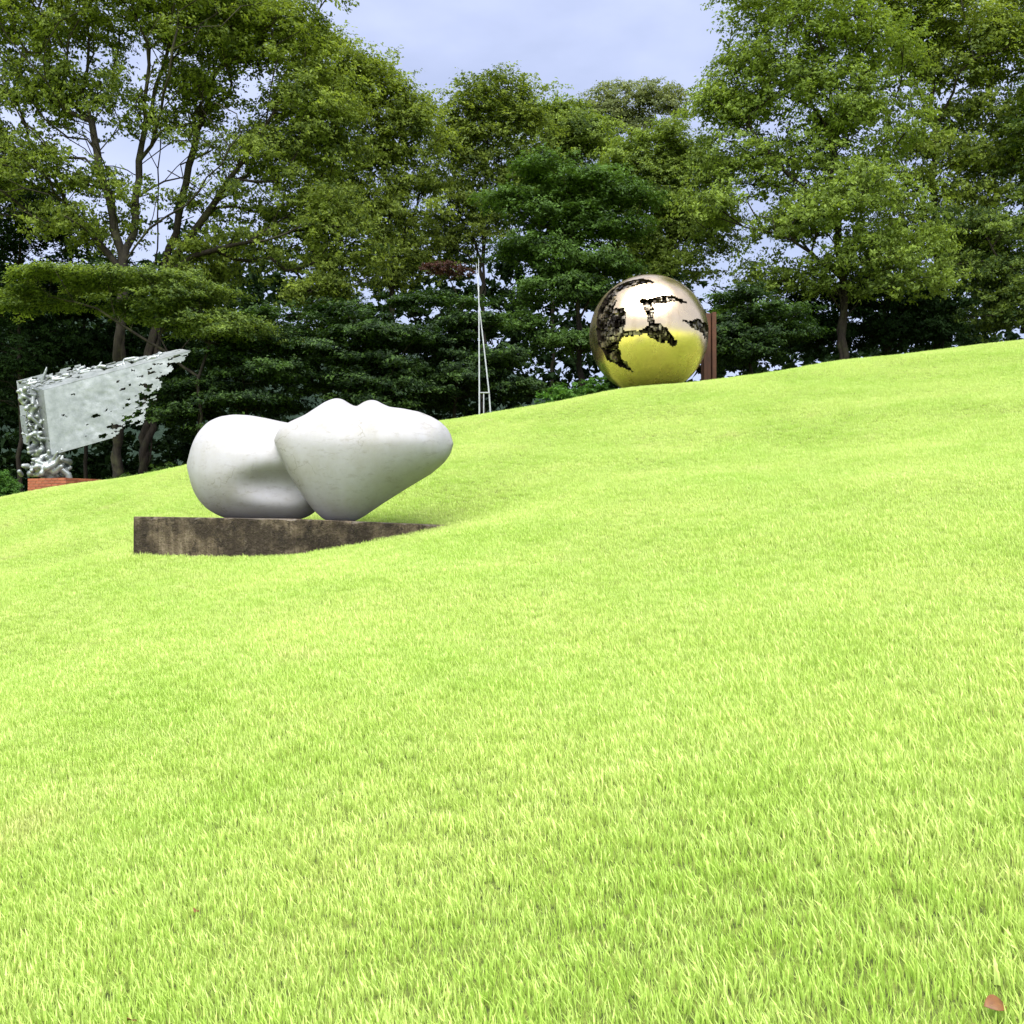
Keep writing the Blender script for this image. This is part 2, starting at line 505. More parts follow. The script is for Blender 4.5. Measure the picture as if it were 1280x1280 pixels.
# hollow in the near flank of the left form: between the neck and the foot
hol = np.sqrt(((XP - 372) * PX / 0.66) ** 2 + ((Y + 0.58) / 0.46) ** 2 + ((ZP - 603) * PX / 0.25) ** 2) - 1
hol = hol * 0.30
fl = smax(fl, -hol, 0.14)
hol2 = (np.sqrt(((XP - 330) * PX / 0.42) ** 2 + ((Y + 0.68) / 0.30) ** 2 + ((ZP - 541) * PX / 0.15) ** 2) - 1) * 0.16
fl = smax(fl, -hol2, 0.16)
f = smin(fl, fr, 0.05)
f = smax(f, Z * 0 + (ZP - 649.0) * PX, 0.03)     # flattened where it stands
V, Q = surface_nets(f, lo, h)
V = relax(V, Q, 2)
zmin = V[:, 2].min()
V[:, 2] += TOPZ - zmin - 0.004
V[:, 1] += YS + 0.5
V[:, 0] *= (YS + 0.5 - 0.15) / YS
V[:, 2] = TOPZ + (V[:, 2] - TOPZ) * (YS + 0.5 - 0.15) / YS
sc_o = mesh_np('abstract_sculpture', V, Q, M_white, smooth=True)
tag(sc_o, 'smooth white abstract sculpture like a reclining torso with two bumps on the concrete plinth', 'sculpture')

# ------------------------------------------------------------------ golden globe with ragged dark openings
YG = 26.0
gc = at(811, 418.5, YG)
GRAD = 74.0 / F * YG
t = NT('polished_gold')
n1 = t.noise(t.pos(), 1.4, 6, 0.65)
n2 = t.noise(t.pos((1, 1, 0.25)), 5, 6, 0.7)
c = t.mix(t.ramp(n2, [(0.52, 0.0), (0.72, 0.6)]), (1.0, 0.76, 0.46), (0.62, 0.42, 0.20))
M_gold = t.done(t.bsdf(c, t.ramp(n1, [(0.35, 0.20), (0.7, 0.32)]), metal=1.0, normal=t.bump(n2, 0.03, 0.02)))
t = NT('dark_bronze')
n1 = t.noise(t.pos(), 6, 5, 0.6)
c = t.ramp(n1, [(0.3, (0.010, 0.007, 0.005)), (0.75, (0.06, 0.042, 0.028))])
M_bronze = t.done(t.bsdf(c, 0.45, metal=0.6))
t = NT('worn_bronze')
n1 = t.noise(t.pos(), 4, 4, 0.6)
c = t.ramp(n1, [(0.46, (0.02, 0.014, 0.009)), (0.66, (0.5, 0.42, 0.31))])
M_tooth = t.done(t.bsdf(c, 0.35, metal=0.8))

# openings: polylines with widths on the globe (disc coordinates, x right, z up, on the side facing the lawn)
cuts = [
    ([(-0.60, 0.66, .13), (-0.42, 0.74, .13), (-0.22, 0.76, .10), (-0.04, 0.73, .03)], 1),
    ([(-0.66, 0.60, .17), (-0.78, 0.36, .21), (-0.80, 0.08, .23), (-0.76, -0.20, .23), (-0.68, -0.40, .18)], 1),
    ([(-0.58, 0.20, .12), (-0.62, -0.15, .12)], 1),
    ([(-0.66, -0.48, .10), (-0.48, -0.60, .06), (-0.36, -0.70, .02)], 1),
    ([(-0.22, 0.40, .05), (-0.12, 0.26, .07), (-0.10, 0.06, .06), (-0.06, -0.08, .07)], 1),
    ([(-0.56, -0.12, .06), (-0.36, -0.16, .05), (-0.14, -0.10, .05)], 1),
    ([(-0.10, 0.34, .06), (0.12, 0.42, .07), (0.30, 0.41, .05), (0.50, 0.37, .015)], 1),
    ([(-0.06, -0.10, .11), (0.08, -0.18, .12), (0.18, -0.22, .09), (0.27, -0.31, .06)], 1),
    ([(0.44, 0.07, .02), (0.58, 0.04, .06), (0.76, 0.02, .11), (0.90, -0.02, .12), (0.98, -0.06, .12)], 1),
    ([(-0.5, 0.5, .08), (-0.1, 0.2, .12), (0.3, 0.25, .10), (0.7, 0.0, .06)], -1),
    ([(-0.7, -0.2, .10), (-0.2, -0.3, .12), (0.2, -0.1, .08)], -1),
]
NU, NV = 320, 160
uu = np.linspace(0, 2 * np.pi, NU + 1)[:-1]; vv = np.linspace(0, np.pi, NV + 1)
# pole axis points at the viewer's side so that cells stay square where the openings are
def sph(u, v):   # poles at +-z
    return np.stack([np.sin(v) * np.cos(u), np.sin(v) * np.sin(u), np.cos(v)], -1)
UC, VC = np.meshgrid(uu + np.pi / NU, 0.5 * (vv[:-1] + vv[1:]))
DC = sph(UC, VC)
nz3 = np.array([mnoise.noise_vector(Vector(d * 7.0)) * 0.035 + mnoise.noise_vector(Vector(d * 19.0)) * 0.028 for d in DC.reshape(-1, 3)]).reshape(DC.shape)
# snap to blocks: the openings have stepped, broken edges
DJ = DC + nz3
field = np.full(UC.shape, 9.0)
for pts, side in cuts:
    P = []
    for (a, b, w) in pts:
        d = math.sqrt(max(1e-4, 1 - min(0.9999, a * a + b * b)))
        P.append((np.array([a, -side * d, b]) / math.sqrt(a * a + b * b + d * d), w))
    for (p0, w0), (p1, w1) in zip(P[:-1], P[1:]):
        ab = p1 - p0
        tt = np.clip(((DJ - p0) @ ab) / (ab @ ab), 0, 1)
        dd = np.linalg.norm(DJ - (p0 + tt[..., None] * ab), axis=-1) - (w0 + (w1 - w0) * tt)
        field = np.minimum(field, dd)
open_ = field < 0
sv = []
for v in vv:
    for u in uu: sv.append(sph(u, v))
sv = np.array(sv)
faces = []
def vi(i, j): return i * NU + (j % NU)
for i in range(NV):
    for j in range(NU):
        if not open_[i, j]:
            faces.append((vi(i, j), vi(i + 1, j), vi(i + 1, j + 1), vi(i, j + 1)))
nsv = len(sv)
allv = np.concatenate([sv * GRAD, sv * GRAD * 0.86])
rim = []
for i in range(NV):
    for j in range(NU):
        if open_[i, j]: continue
        for (di, dj, a, b) in ((0, 1, (i, j + 1), (i + 1, j + 1)), (0, -1, (i + 1, j), (i, j)), (1, 0, (i + 1, j + 1), (i + 1, j)), (-1, 0, (i, j), (i, j + 1))):
            ii, jj = i + di, (j + dj) % NU
            if 0 <= ii < NV and open_[ii, jj]:
                p0, p1 = vi(*a), vi(*b)
                rim.append((p0, p1, p1 + nsv, p0 + nsv))
globe = empty('globe_sculpture', (gc.x, gc.y, gc.z - GRAD))
tag(globe, 'polished golden globe sculpture with ragged dark openings resting on the crest', 'sculpture')
sh = mesh_np('shell', allv + np.array([0, 0, GRAD]), np.array(faces), M_gold, globe, smooth=True)
rm = mesh_np('opening_rim', allv + np.array([0, 0, GRAD]), np.array(rim), M_bronze, globe)
cu, cv = np.linspace(0, 2 * np.pi, 121)[:-1], np.linspace(0, np.pi, 61)
CU, CV = np.meshgrid(cu, cv)
cs = sph(CU, CV).reshape(-1, 3)
cd = 0.84 + 0.035 * np.sign(np.sin(cs[:, 2] * 34)) * (np.sin(cs[:, 0] * 27 + cs[:, 2] * 6) > -0.2)
core_faces = [(i * 120 + j, (i + 1) * 120 + j, (i + 1) * 120 + (j + 1) % 120, i * 120 + (j + 1) % 120) for i in range(60) for j in range(120)]
cr = mesh_np('core', cs * GRAD * cd[:, None] + np.array([0, 0, GRAD]), np.array(core_faces), M_bronze, globe)
# blocky rubble standing in the openings
bv, bf = [], []
cand = np.argwhere(field < -0.012)
pick = rng.choice(len(cand), size=min(620, len(cand)), replace=False)
for q in cand[pick]:
    d = Vector(DC[q[0], q[1]])
    up = Vector((0, 0, 1)); tx = up.cross(d).normalized(); ty = d.cross(tx)
    w = random.uniform(.012, .030) * GRAD; l = random.uniform(.012, .05) * GRAD
    if random.random() < 0.55: w, l = l, w
    r0, r1 = GRAD * .84, GRAD * random.uniform(.90, .985)
    b0 = len(bv)
    for r_ in (r0, r1):
        for (a, b) in ((-1, -1), (1, -1), (1, 1), (-1, 1)):
            bv.append(d * r_ + tx * a * w + ty * b * l + Vector((0, 0, GRAD)))
    bf += [[b0 + 4, b0 + 5, b0 + 6, b0 + 7]] + [[b0 + i, b0 + (i + 1) % 4, b0 + 4 + (i + 1) % 4, b0 + 4 + i] for i in range(4)]
tb = mesh_py('teeth', bv, bf, M_tooth, globe)
tag(tb, kind='stuff')

# ------------------------------------------------------------------ rusty steel column behind the globe
def box_vf(x0, x1, y0, y1, z0, z1, v=None, f=None):
    v = [] if v is None else v; f = [] if f is None else f
    b = len(v)
    v += [(x0, y0, z0), (x1, y0, z0), (x1, y1, z0), (x0, y1, z0), (x0, y0, z1), (x1, y0, z1), (x1, y1, z1), (x0, y1, z1)]
    f += [[b, b + 3, b + 2, b + 1], [b + 4, b + 5, b + 6, b + 7], [b, b + 1, b + 5, b + 4], [b + 1, b + 2, b + 6, b + 5], [b + 2, b + 3, b + 7, b + 6], [b + 3, b, b + 4, b + 7]]
    return v, f
def bevel(o, w, seg=2):
    m = o.modifiers.new('bevel', 'BEVEL'); m.width = w; m.segments = seg; m.limit_method = 'ANGLE'
t = NT('rusted_steel')
n1 = t.noise(t.pos((1, 1, 0.4)), 3, 6, 0.7)
c = t.ramp(n1, [(0.3, (0.030, 0.010, 0.005)), (0.55, (0.075, 0.026, 0.010)), (0.75, (0.14, 0.055, 0.022))])
M_rust = t.done(t.bsdf(c, 0.75, metal=0.2, normal=t.bump(n1, 0.3, 0.01)))
YR = 27.6
q0, q1 = at(878.5, 470, YR), at(894.5, 391, YR)
zr = gz(0.5 * (q0.x + q1.x), YR) - 0.1
root = empty('steel_column', (0.5 * (q0.x + q1.x), YR, zr))
tag(root, 'rust brown steel column standing just behind the golden globe', 'column')
wr = (q1.x - q0.x) / 2; hr = q1.z - zr
for (xa, xb, ya, yb, hh, nm) in ((-wr, -wr + 0.07, -0.22, 0.25, hr * 0.72, 'plate'), (-wr + 0.075, 0.035, -0.12, 0.22, hr * 0.99, 'upright'), (0.035 + 0.03, wr, -0.16, 0.22, hr, 'upright')):
    v, f_ = box_vf(xa, xb, ya, yb, 0, hh)
    o = mesh_py(nm, v, f_, M_rust, root); bevel(o, 0.008)
v, f_ = box_vf(0.03, 0.07, -0.02, 0.18, 0, hr * 0.97)
mesh_py('web', v, f_, M_rust, root)

# ------------------------------------------------------------------ two slender silver blades on a stand
t = NT('brushed_steel')
n1 = t.noise(t.pos((8, 8, 1)), 6, 5, 0.7)
M_steel = t.done(t.bsdf(t.ramp(n1, [(0.3, (0.30, 0.31, 0.32)), (0.7, (0.60, 0.61, 0.63))]), 0.38, metal=0.75))
YP = 25.2
base = at(604.5, 516, YP)
zb = gz(base.x, YP) - 0.05
root = empty('needle_sculpture', (base.x, YP, zb))
tag(root, 'pair of tall slender silver blades on a small stand behind the crest', 'sculpture')
def blade(pts, w, parent, name, y=0.0):
    """tapering triangular-section rod through photo points"""
    v, f_ = [], []
    for (px, py), ww in zip(pts, w):
        p_ = at(px, py, YP) - Vector((base.x, YP, zb))
        for k in range(4):
            a = math.pi / 4 + k * math.pi / 2
            v.append((p_.x + ww * math.cos(a), y + ww * 0.8 * math.sin(a), p_.z))
    n = len(pts)
    for i in range(n - 1):
        for k in range(4):
            f_.append([i * 4 + k, i * 4 + (k + 1) % 4, i * 4 + 4 + (k + 1) % 4, i * 4 + 4 + k])
    f_.append([3, 2, 1, 0]); f_.append([n * 4 - 4, n * 4 - 3, n * 4 - 2, n * 4 - 1])
    return mesh_py(name, v, f_, M_steel, parent)
blade([(599.2, 522), (599.2, 490), (598.6, 384), (598.2, 323)], (.027, .026, .019, .008), root, 'blade', -0.05)
blade([(613.4, 522), (611.2, 490), (599.2, 384), (595.0, 328)], (.027, .026, .019, .008), root, 'blade', 0.06)
blade([(604.6, 522), (604.6, 490.5)], (.020, .018), root, 'post', 0.0)
v, f_ = box_vf(at(599.5, 0, YP).x - base.x, at(611.5, 0, YP).x - base.x, -0.03, 0.04, at(0, 491.2, YP).z - zb, at(0, 490.0, YP).z - zb)
mesh_py('crossbar', v, f_, M_steel, root)

# ------------------------------------------------------------------ cast metal block sculpture on a brick pedestal
YL = 25.5
PL = YL / F
t = NT('cast_aluminium')
pv = t.pos()
n1 = t.noise(pv, 3.0, 6, 0.7); n2 = t.noise(t.pos((1, 1, 0.5)), 9, 6, 0.7)
c = t.ramp(n1, [(0.35, (0.185, 0.205, 0.203)), (0.65, (0.30, 0.32, 0.323))])
c = t.mix(t.ramp(n2, [(0.58, 0.0), (0.74, 0.6)]), c, (0.13, 0.15, 0.145))
M_alu = t.done(t.bsdf(c, 0.42, metal=0.5, normal=t.bump(n2, 0.3, 0.02)))
corner = at(54, 488, YL)          # upper near corner of the block
root = empty('block_sculpture', (at(62, 597, YL).x, YL, gz(at(62, 597, YL).x, YL)))
tag(root, 'torn silver metal block full of holes tilting above the brick pedestal', 'sculpture')
rl = root.location.copy()
vL, vW, vH = at(238, 439, YL + 0.9) - corner, at(20, 476, YL + 1.0) - corner, corner - at(64, 569, YL - 0.05)
LEN, WID, HEI = vL.length, vW.length, vH.length
eL, eW, eH = vL.normalized(), vW.normalized(), vH.normalized()
def plate(name, e1, e2, o3, l1, l2, n1_, n2_, mask, thick, enrm, seed):
    """torn plate: cells of a sheet spanned by e1,e2 that pass the mask, given thickness"""
    r_ = random.Random(seed)
    vid_, v, f_ = {}, [], []
    def vtx(i, j):
        if (i, j) not in vid_:
            a, b = i / n1_, j / n2_
            p_ = o3 + e1 * (a * l1) + e2 * (b * l2)
            wob = mnoise.noise(p_ * 2.3 + Vector((seed, 0, 0))) * 0.012 + mnoise.noise(p_ * 7.0) * 0.006
            p_ = p_ + enrm * wob * min(1, 4 * a) + e1 * r_.uniform(-.3, .3) * l1 / n1_ * (0 < i < n1_) + e2 * r_.uniform(-.3, .3) * l2 / n2_ * (0 < j < n2_)
            vid_[(i, j)] = len(v); v.append(p_ - rl)
        return vid_[(i, j)]
    for i in range(n1_):
        for j in range(n2_):
            if mask((i + .5) / n1_, (j + .5) / n2_):
                f_.append([vtx(i, j), vtx(i, j + 1), vtx(i + 1, j + 1), vtx(i + 1, j)])
    o = mesh_py(name, v, f_, M_alu, root)
    m = o.modifiers.new('thickness', 'SOLIDIFY'); m.thickness = thick; m.offset = 0
    return o
def fbm(x, y, s):
    return mnoise.noise(Vector((x, y, s))) + 0.5 * mnoise.noise(Vector((2 * x, 2 * y, s + 5))) + 0.25 * mnoise.noise(Vector((4 * x, 4 * y, s + 9)))
def front_mask(a, b):
    lim = np.interp(b, [0, .03, .10, .2, .3, .38, .5, .62, .75, .9, 1.0], [1.0, .97, .93, .86, .80, .75, .73, .68, .62, .54, .44])
    lim += 0.13 * min(1, .25 + 4 * b) * fbm(a * 9, b * 9, 1.0) + 0.05 * mnoise.noise(Vector((a * 40, b * 40, 2)))
    if a > lim: return False
    edge = lim - a
    n = fbm(a * 13 - b * 6, b * 11 + a * 4, 3.0)
    thr = 0.70 - 0.74 * max(0, 1 - edge / 0.42) ** 1.3 - 0.04 * a
    if b < .04 and a < .80: return True
    return n < thr
plate('front_plate', eL, -eH, corner, LEN, HEI, 130, 60, front_mask, 0.03, -eW, 1)
plate('top_plate', eL, eW, corner, LEN, WID, 120, 34,
      lambda a, b: (b < .22 + .10 * fbm(a * 12, 1, 2) or fbm(a * 16, b * 9, 6.0) < .12 - .2 * b) and b < .98 - .72 * a + .10 * fbm(a * 9, b * 9, 4), 0.03, eH, 2)
plate('end_plate', eW, -eH, corner, WID, HEI, 34, 60,
      lambda a, b: (a < .45 + .18 * fbm(b * 9, 2, 7)) and fbm(a * 12, b * 12, 8.0) < .55 or (a > .8 and b > .55 and fbm(a * 9, b * 9, 3) < .3), 0.03, -eL, 3)
plate('back_plate', eL, -eH, corner + eW * WID, LEN, HEI, 70, 30,
      lambda a, b: a < .45 - .3 * b + .12 * fbm(a * 9, b * 9, 11.0) and fbm(a * 12, b * 12, 12.0) < .2, 0.03, eW, 4)

def caps_field(Xa, Ya, Za, caps, k=0.03):
    f_ = np.full(Xa.shape, 9.0)
    for a, b, ra, rb in caps:
        a = np.array(a); b = np.array(b); ab = b - a
        tt = np.clip(((Xa - a[0]) * ab[0] + (Ya - a[1]) * ab[1] + (Za - a[2]) * ab[2]) / max(1e-6, ab @ ab), 0, 1)
        d = np.sqrt((Xa - a[0] - tt * ab[0]) ** 2 + (Ya - a[1] - tt * ab[1]) ** 2 + (Za - a[2] - tt * ab[2]) ** 2) - (ra + (rb - ra) * tt)
        f_ = smin(f_, d, k)
    return f_
rs = random.Random(5)
caps = []
def rel(px, py, dy): 
    q = at(px, py, YL) - rl
    return (q.x, dy, q.z)
# lumpy column of limbs, knees and folds that carries the block
foot = [(62, 590), (50, 588), (72, 592), (58, 580), (66, 578)]
for (px, py) in foot:
    for _ in range(8):
        a = rel(px + rs.uniform(-14, 14), py + rs.uniform(-6, 6), rs.uniform(-.3, .35))
        b = rel(px + rs.uniform(-16, 16), py + rs.uniform(-16, 6), rs.uniform(-.3, .35))
        caps.append((a, b, rs.uniform(.045, .09), rs.uniform(.03, .06)))
for i in range(80):
    tt = i / 79
    px = 52 + (30 - 52) * tt + rs.uniform(-9, 9); py = 575 + (485 - 575) * tt
    a = rel(px, py, .15 + rs.uniform(-.25, .3)); b = rel(px + rs.uniform(-7, 7), py + rs.uniform(-10, 10), .15 + rs.uniform(-.3, .3))
    caps.append((a, b, rs.uniform(.03, .075), rs.uniform(.02, .055)))
# arms reaching up at the foot, small figures lying along the upper back edge
for (a, b, r0, r1) in (((64, 583), (77, 566), .05, .035), ((68, 588), (80, 571), .05, .035), ((70, 592), (82, 584), .06, .06), ((38, 583), (35, 583), .07, .06), ((30, 594), (30, 590), .06, .06)):
    caps.append((rel(*a, -.15), rel(*b, -.25), r0, r1))
# core that keeps the carried block standing on the pedestal
caps.append((rel(60, 597, .1), rel(66, 556, .35), .22, .18))
lo_ = (rel(10, 620, 0)[0], -.75, rel(0, 603, 0)[2]); hi_ = (rel(95, 0, 0)[0], .95, rel(0, 470, 0)[2])
Xa, Ya, Za = grid3(lo_, hi_, 0.03)
ff = caps_field(Xa, Ya, Za, caps)
V, Q = surface_nets(ff, lo_, 0.03)
mesh_np('entwined_figures', V, Q, M_alu, root, smooth=True)
def small_figure(caps):
    P_ = np.array([c[0] for c in caps] + [c[1] for c in caps])
    lo_ = P_.min(0) - .10; hi_ = P_.max(0) + .10
    Xa, Ya, Za = grid3(lo_, hi_, 0.022)
    V, Q = surface_nets(caps_field(Xa, Ya, Za, caps, .02), lo_, 0.022)
    mesh_np('lying_figure', V, Q, M_alu, root, smooth=True)
for i in range(22):
    a_ = rs.uniform(0.02, 0.90)
    c0 = corner + eL * (a_ * LEN) + eW * (WID * rs.uniform(.35, .95) * (1 - .74 * a_)) + eH * rs.uniform(.0, .03) - rl
    dv = eL * rs.uniform(-.22, .22) + eW * rs.uniform(-.1, .1) + eH * rs.uniform(-.02, .06)
    dv2 = eL * rs.uniform(-.15, .15) + eH * rs.uniform(-.03, .12)
    small_figure([(tuple(c0), tuple(c0 + dv), rs.uniform(.04, .07), rs.uniform(.03, .05)), (tuple(c0 + dv), tuple(c0 + dv + dv2), .035, .022)])
c0 = corner + eL * (.10 * LEN) + eW * WID * .6 - rl
small_figure([(tuple(c0), tuple(c0 + Vector((.10, 0, .28))), .05, .03), (tuple(c0 + Vector((.10, 0, .28))), tuple(c0 + Vector((.12, 0, .36))), .03, .02)])

t = NT('red_brick')
oi = t.n('ShaderNodeObjectInfo')
n1 = t.noise(t.pos(), 12, 4, 0.6)
c = t.mix(oi.outputs['Random'], (0.30, 0.088, 0.045), (0.20, 0.050, 0.028))
c = t.mix(t.ramp(n1, [(0.4, 0.0), (0.7, 0.4)]), c, (0.34, 0.16, 0.10))
M_brick = t.done(t.bsdf(c, 0.85, normal=t.bump(n1, 0.3, 0.01), spec=0.2))
t = NT('mortar')
M_mortar = t.done(t.bsdf(t.ramp(t.noise(t.pos(), 20, 4), [(0.3, (0.22, 0.17, 0.14)), (0.7, (0.34, 0.27, 0.22))]), 0.9))
pb = at(61, 597, YL - 0.95)
ped = empty('brick_pedestal', (pb.x + 0.05, pb.y + 0.95, gz(pb.x, pb.y + 0.95) - 0.35))
tag(ped, 'red brick pedestal under the torn silver metal block', 'pedestal')
ped.rotation_euler = (0, 0, R(66))
bw, bd, bh = 0.21, 0.10, 0.062
nrow, W1 = 13, 6
side_l = W1 * (bw + .012)
top_rel = pb.z - ped.location.z
H_p = top_rel
v, f_ = box_vf(-side_l / 2 + .012, side_l / 2 - .012, -side_l / 2 + .012, side_l / 2 - .012, 0, H_p - .004)
mesh_py('core', v, f_, M_mortar, ped)
v, f_ = box_vf(-bw / 2, bw / 2, -bd / 2, bd / 2, -bh / 2, bh / 2)
bm_ = bpy.data.meshes.new('brick'); bm_.from_pydata(v, [], f_); bm_.materials.append(M_brick)
row = 0; z = H_p - bh / 2
while z > -0.05 and row < nrow:
    for s_ in range(4):
        for k in range(W1):
            u = -side_l / 2 + (k + .5) * (bw + .012) + (0.055 if row % 2 else -0.055)
            if abs(u) > side_l / 2 - .06: u = math.copysign(side_l / 2 - bw / 2 - (0.0 if row % 2 else .0), u)
            o = bpy.data.objects.new('brick', bm_); col.objects.link(o); o.parent = ped
            dpt = -side_l / 2 + bd / 2 - random.uniform(0, .004)
            an = s_ * math.pi / 2
            o.location = (u * math.cos(an) - dpt * math.sin(an), u * math.sin(an) + dpt * math.cos(an), z + random.uniform(-.002, .002))
            o.rotation_euler = (0, 0, an + random.uniform(-.01, .01))
    z -= bh + .011; row += 1

# ------------------------------------------------------------------ trees
def grow(stems, targets, bf=0.35, step=0.55, jit=0.13, seed=0, rise=0.0):
    """tree skeleton: stems are polylines of points, every target gets joined to the node that is cheap to reach"""
    r_ = np.random.default_rng(seed)
    P, par, plen = [], [], []
    root_i = None
    for st in stems:
        prev = -1
        for k, p_ in enumerate(st):
            if k == 0 and root_i is not None and np.linalg.norm(np.array(p_) - P[root_i]) < 0.05:
                prev = root_i; continue
            if prev >= 0:
                a = P[prev]; b = np.array(p_, float); n = max(1, int(np.linalg.norm(b - a) / step))
                for q in range(1, n + 1):
                    w = a + (b - a) * q / n
                    if q < n: w = w + r_.normal(0, jit * 0.5, 3) * np.array([1, 1, .4])
                    P.append(w); par.append(prev); plen.append(plen[prev] + np.linalg.norm(w - P[prev])); prev = len(P) - 1
            else:
                P.append(np.array(p_, float)); par.append(-1); plen.append(0.0); prev = len(P) - 1
                if root_i is None: root_i = prev
    low_z = min(p_[2] for st in stems for p_ in st[:1]) + 1.6
    top = np.mean([st[-1] for st in stems], axis=0)
    targets = sorted(targets, key=lambda q: np.linalg.norm(q - top))
    for tg in targets:
        A_ = np.array(P); L_ = np.array(plen)
        d = np.linalg.norm(A_ - tg, axis=1)
        down = np.maximum(0, A_[:, 2] - tg[2])
        cost = d + bf * L_ + 0.9 * down + 1.1 * np.maximum(0, rise * d - (tg[2] - A_[:, 2])) + np.where(A_[:, 2] < low_z, 50, 0)
        i = int(np.argmin(cost))
        a = A_[i]
        n = max(1, int(d[i] / step))
        pd = a - A_[par[i]] if par[i] >= 0 else np.array([0, 0, 1.0])
        pd = pd / (np.linalg.norm(pd) + 1e-6)
        ctrl = a + pd * d[i] * 0.35 + np.array([0, 0, 0.10 * d[i]])
        prev = i
        for q in range(1, n + 1):
            s = q / n
            w = (1 - s) ** 2 * a + 2 * s * (1 - s) * ctrl + s * s * tg
            if q < n: w = w + r_.normal(0, jit, 3) * np.array([1, 1, .6])
            P.append(w); par.append(prev); plen.append(plen[prev] + np.linalg.norm(w - P[prev])); prev = len(P) - 1
    return np.array(P), np.array(par)

def tubes(P, par, r_tip, expo, r_max, seed=0):
    """one skin of tapering tubes along the skeleton"""
    n = len(P)
    cnt = np.zeros(n); kids = [[] for _ in range(n)]
    for i in range(n):
        if par[i] >= 0: kids[par[i]].append(i)
    order = np.argsort([0] * n)
    for i in range(n - 1, -1, -1):
        if not kids[i]: cnt[i] = 1
        if par[i] >= 0: cnt[par[i]] += cnt[i]
    rad = np.minimum(r_max, r_tip * cnt ** expo)
    v, f_ = [], []
    starts = [(i, -1) for i in range(n) if par[i] < 0]
    while starts:
        i, frm = starts.pop()
        chain = [frm, i] if frm >= 0 else [i]
        cur = i
        while kids[cur]:
            ks = sorted(kids[cur], key=lambda q: -cnt[q])
            for q in ks[1:]: starts.append((q, cur))
            cur = ks[0]; chain.append(cur)
        if len(chain) < 2: continue
        pts = P[chain]; rr = rad[chain].copy()
        if frm >= 0: rr[0] = rr[1] * 1.15
        sides = 9 if rr.max() > .12 else (6 if rr.max() > .05 else 4)
        ax = None
        b0 = len(v)
        for k in range(len(chain)):
            tg = pts[min(k + 1, len(chain) - 1)] - pts[max(k - 1, 0)]
            tg = tg / (np.linalg.norm(tg) + 1e-9)
            if ax is None:
                ax = np.cross(tg, [0.3, 0.9, 0.1]); ax /= np.linalg.norm(ax) + 1e-9
            ax = ax - tg * (ax @ tg); ax /= np.linalg.norm(ax) + 1e-9
            bx = np.cross(tg, ax)
            flare = 1.0
            for s in range(sides):
                an = 2 * math.pi * s / sides
                v.append(pts[k] + (ax * math.cos(an) + bx * math.sin(an)) * rr[k] * flare)
        for k in range(len(chain) - 1):
            for s in range(sides):
                f_.append((b0 + k * sides + s, b0 + k * sides + (s + 1) % sides, b0 + (k + 1) * sides + (s + 1) % sides, b0 + (k + 1) * sides + s))
    return np.array(v), np.array(f_)

def leaves(clumps, rad, n_leaf, size, flat=0.30, seed=0, up=0.75, tint_mu=0.5, cen=None):
    """leaf blades on short twigs spread through flattened clumps"""
    r_ = np.random.default_rng(seed)
    nc = len(clumps)
    per = max(6, n_leaf // nc)
    tw = max(4, per // 14)
    # twig tips inside each clump, domed: outer ones hang a little
    ang = r_.uniform(0, 2 * np.pi, (nc, tw)); rr = np.sqrt(r_.uniform(0.02, 1, (nc, tw)))
    rc = rad * r_.uniform(0.65, 1.25, (nc, 1))
    el = r_.uniform(0.7, 1.3, (nc, 1)); rot = r_.uniform(0, np.pi, (nc, 1))
    lx = rc * rr * np.cos(ang) * el; ly = rc * rr * np.sin(ang) / el
    tx = lx * np.cos(rot) - ly * np.sin(rot); ty = lx * np.sin(rot) + ly * np.cos(rot)
    tz = rc * flat * (r_.normal(0, 0.55, (nc, tw)) + 0.7 - 1.1 * rr ** 2)
    T = clumps[:, None, :] + np.stack([tx, ty, tz], -1)
    m = per // tw + 1
    N = nc * tw * m
    Tl = np.repeat(T.reshape(-1, 3), m, axis=0)
    dirv = np.repeat(np.stack([tx, ty, tz * 0.2], -1).reshape(-1, 3), m, axis=0)
    dl = np.linalg.norm(dirv, axis=1, keepdims=True) + 1e-6
    dirv = dirv / dl
    al = r_.uniform(-0.30, 0.12, (N, 1)) * rad
    C_ = Tl + dirv * al + r_.normal(0, 0.075 * rad + 0.02, (N, 3)) * np.array([1, 1, 0.55])
    ln = size * r_.uniform(0.5, 1.5, (N, 1)); wd = ln * r_.uniform(0.42, 0.62, (N, 1))
    nrm = r_.normal(0, 0.42, (N, 3)); nrm[:, 2] += up
    nrm[:, :2] += dirv[:, :2] * 0.25
    if cen is not None:
        ow = C_ - cen; ow /= np.linalg.norm(ow, axis=1, keepdims=True) + 1e-6
        nrm += ow * 0.45
    nrm /= np.linalg.norm(nrm, axis=1, keepdims=True)
    t1 = r_.normal(0, 1, (N, 3)) + dirv * 0.8
    t1 -= nrm * (t1 * nrm).sum(1, keepdims=True); t1 /= np.linalg.norm(t1, axis=1, keepdims=True)
    t2 = np.cross(nrm, t1)
    fold = nrm * wd * 0.22
    V = np.stack([C_ - t1 * ln * .5, C_ + t2 * wd * .5 + fold - t1 * ln * .05, C_ + t1 * ln * .5 - fold * .6, C_ - t2 * wd * .5 + fold - t1 * ln * .05], 1).reshape(-1, 3)
    Fq = np.arange(N * 4).reshape(-1, 4)
    ct = np.repeat(np.clip(r_.normal(tint_mu, 0.16, (nc, tw)) + r_.normal(0, 0.12, (nc, 1)), 0, 1).ravel(), m)
    tint = np.clip(ct + r_.normal(0, 0.16, N), 0, 1)
    return V, Fq, tint

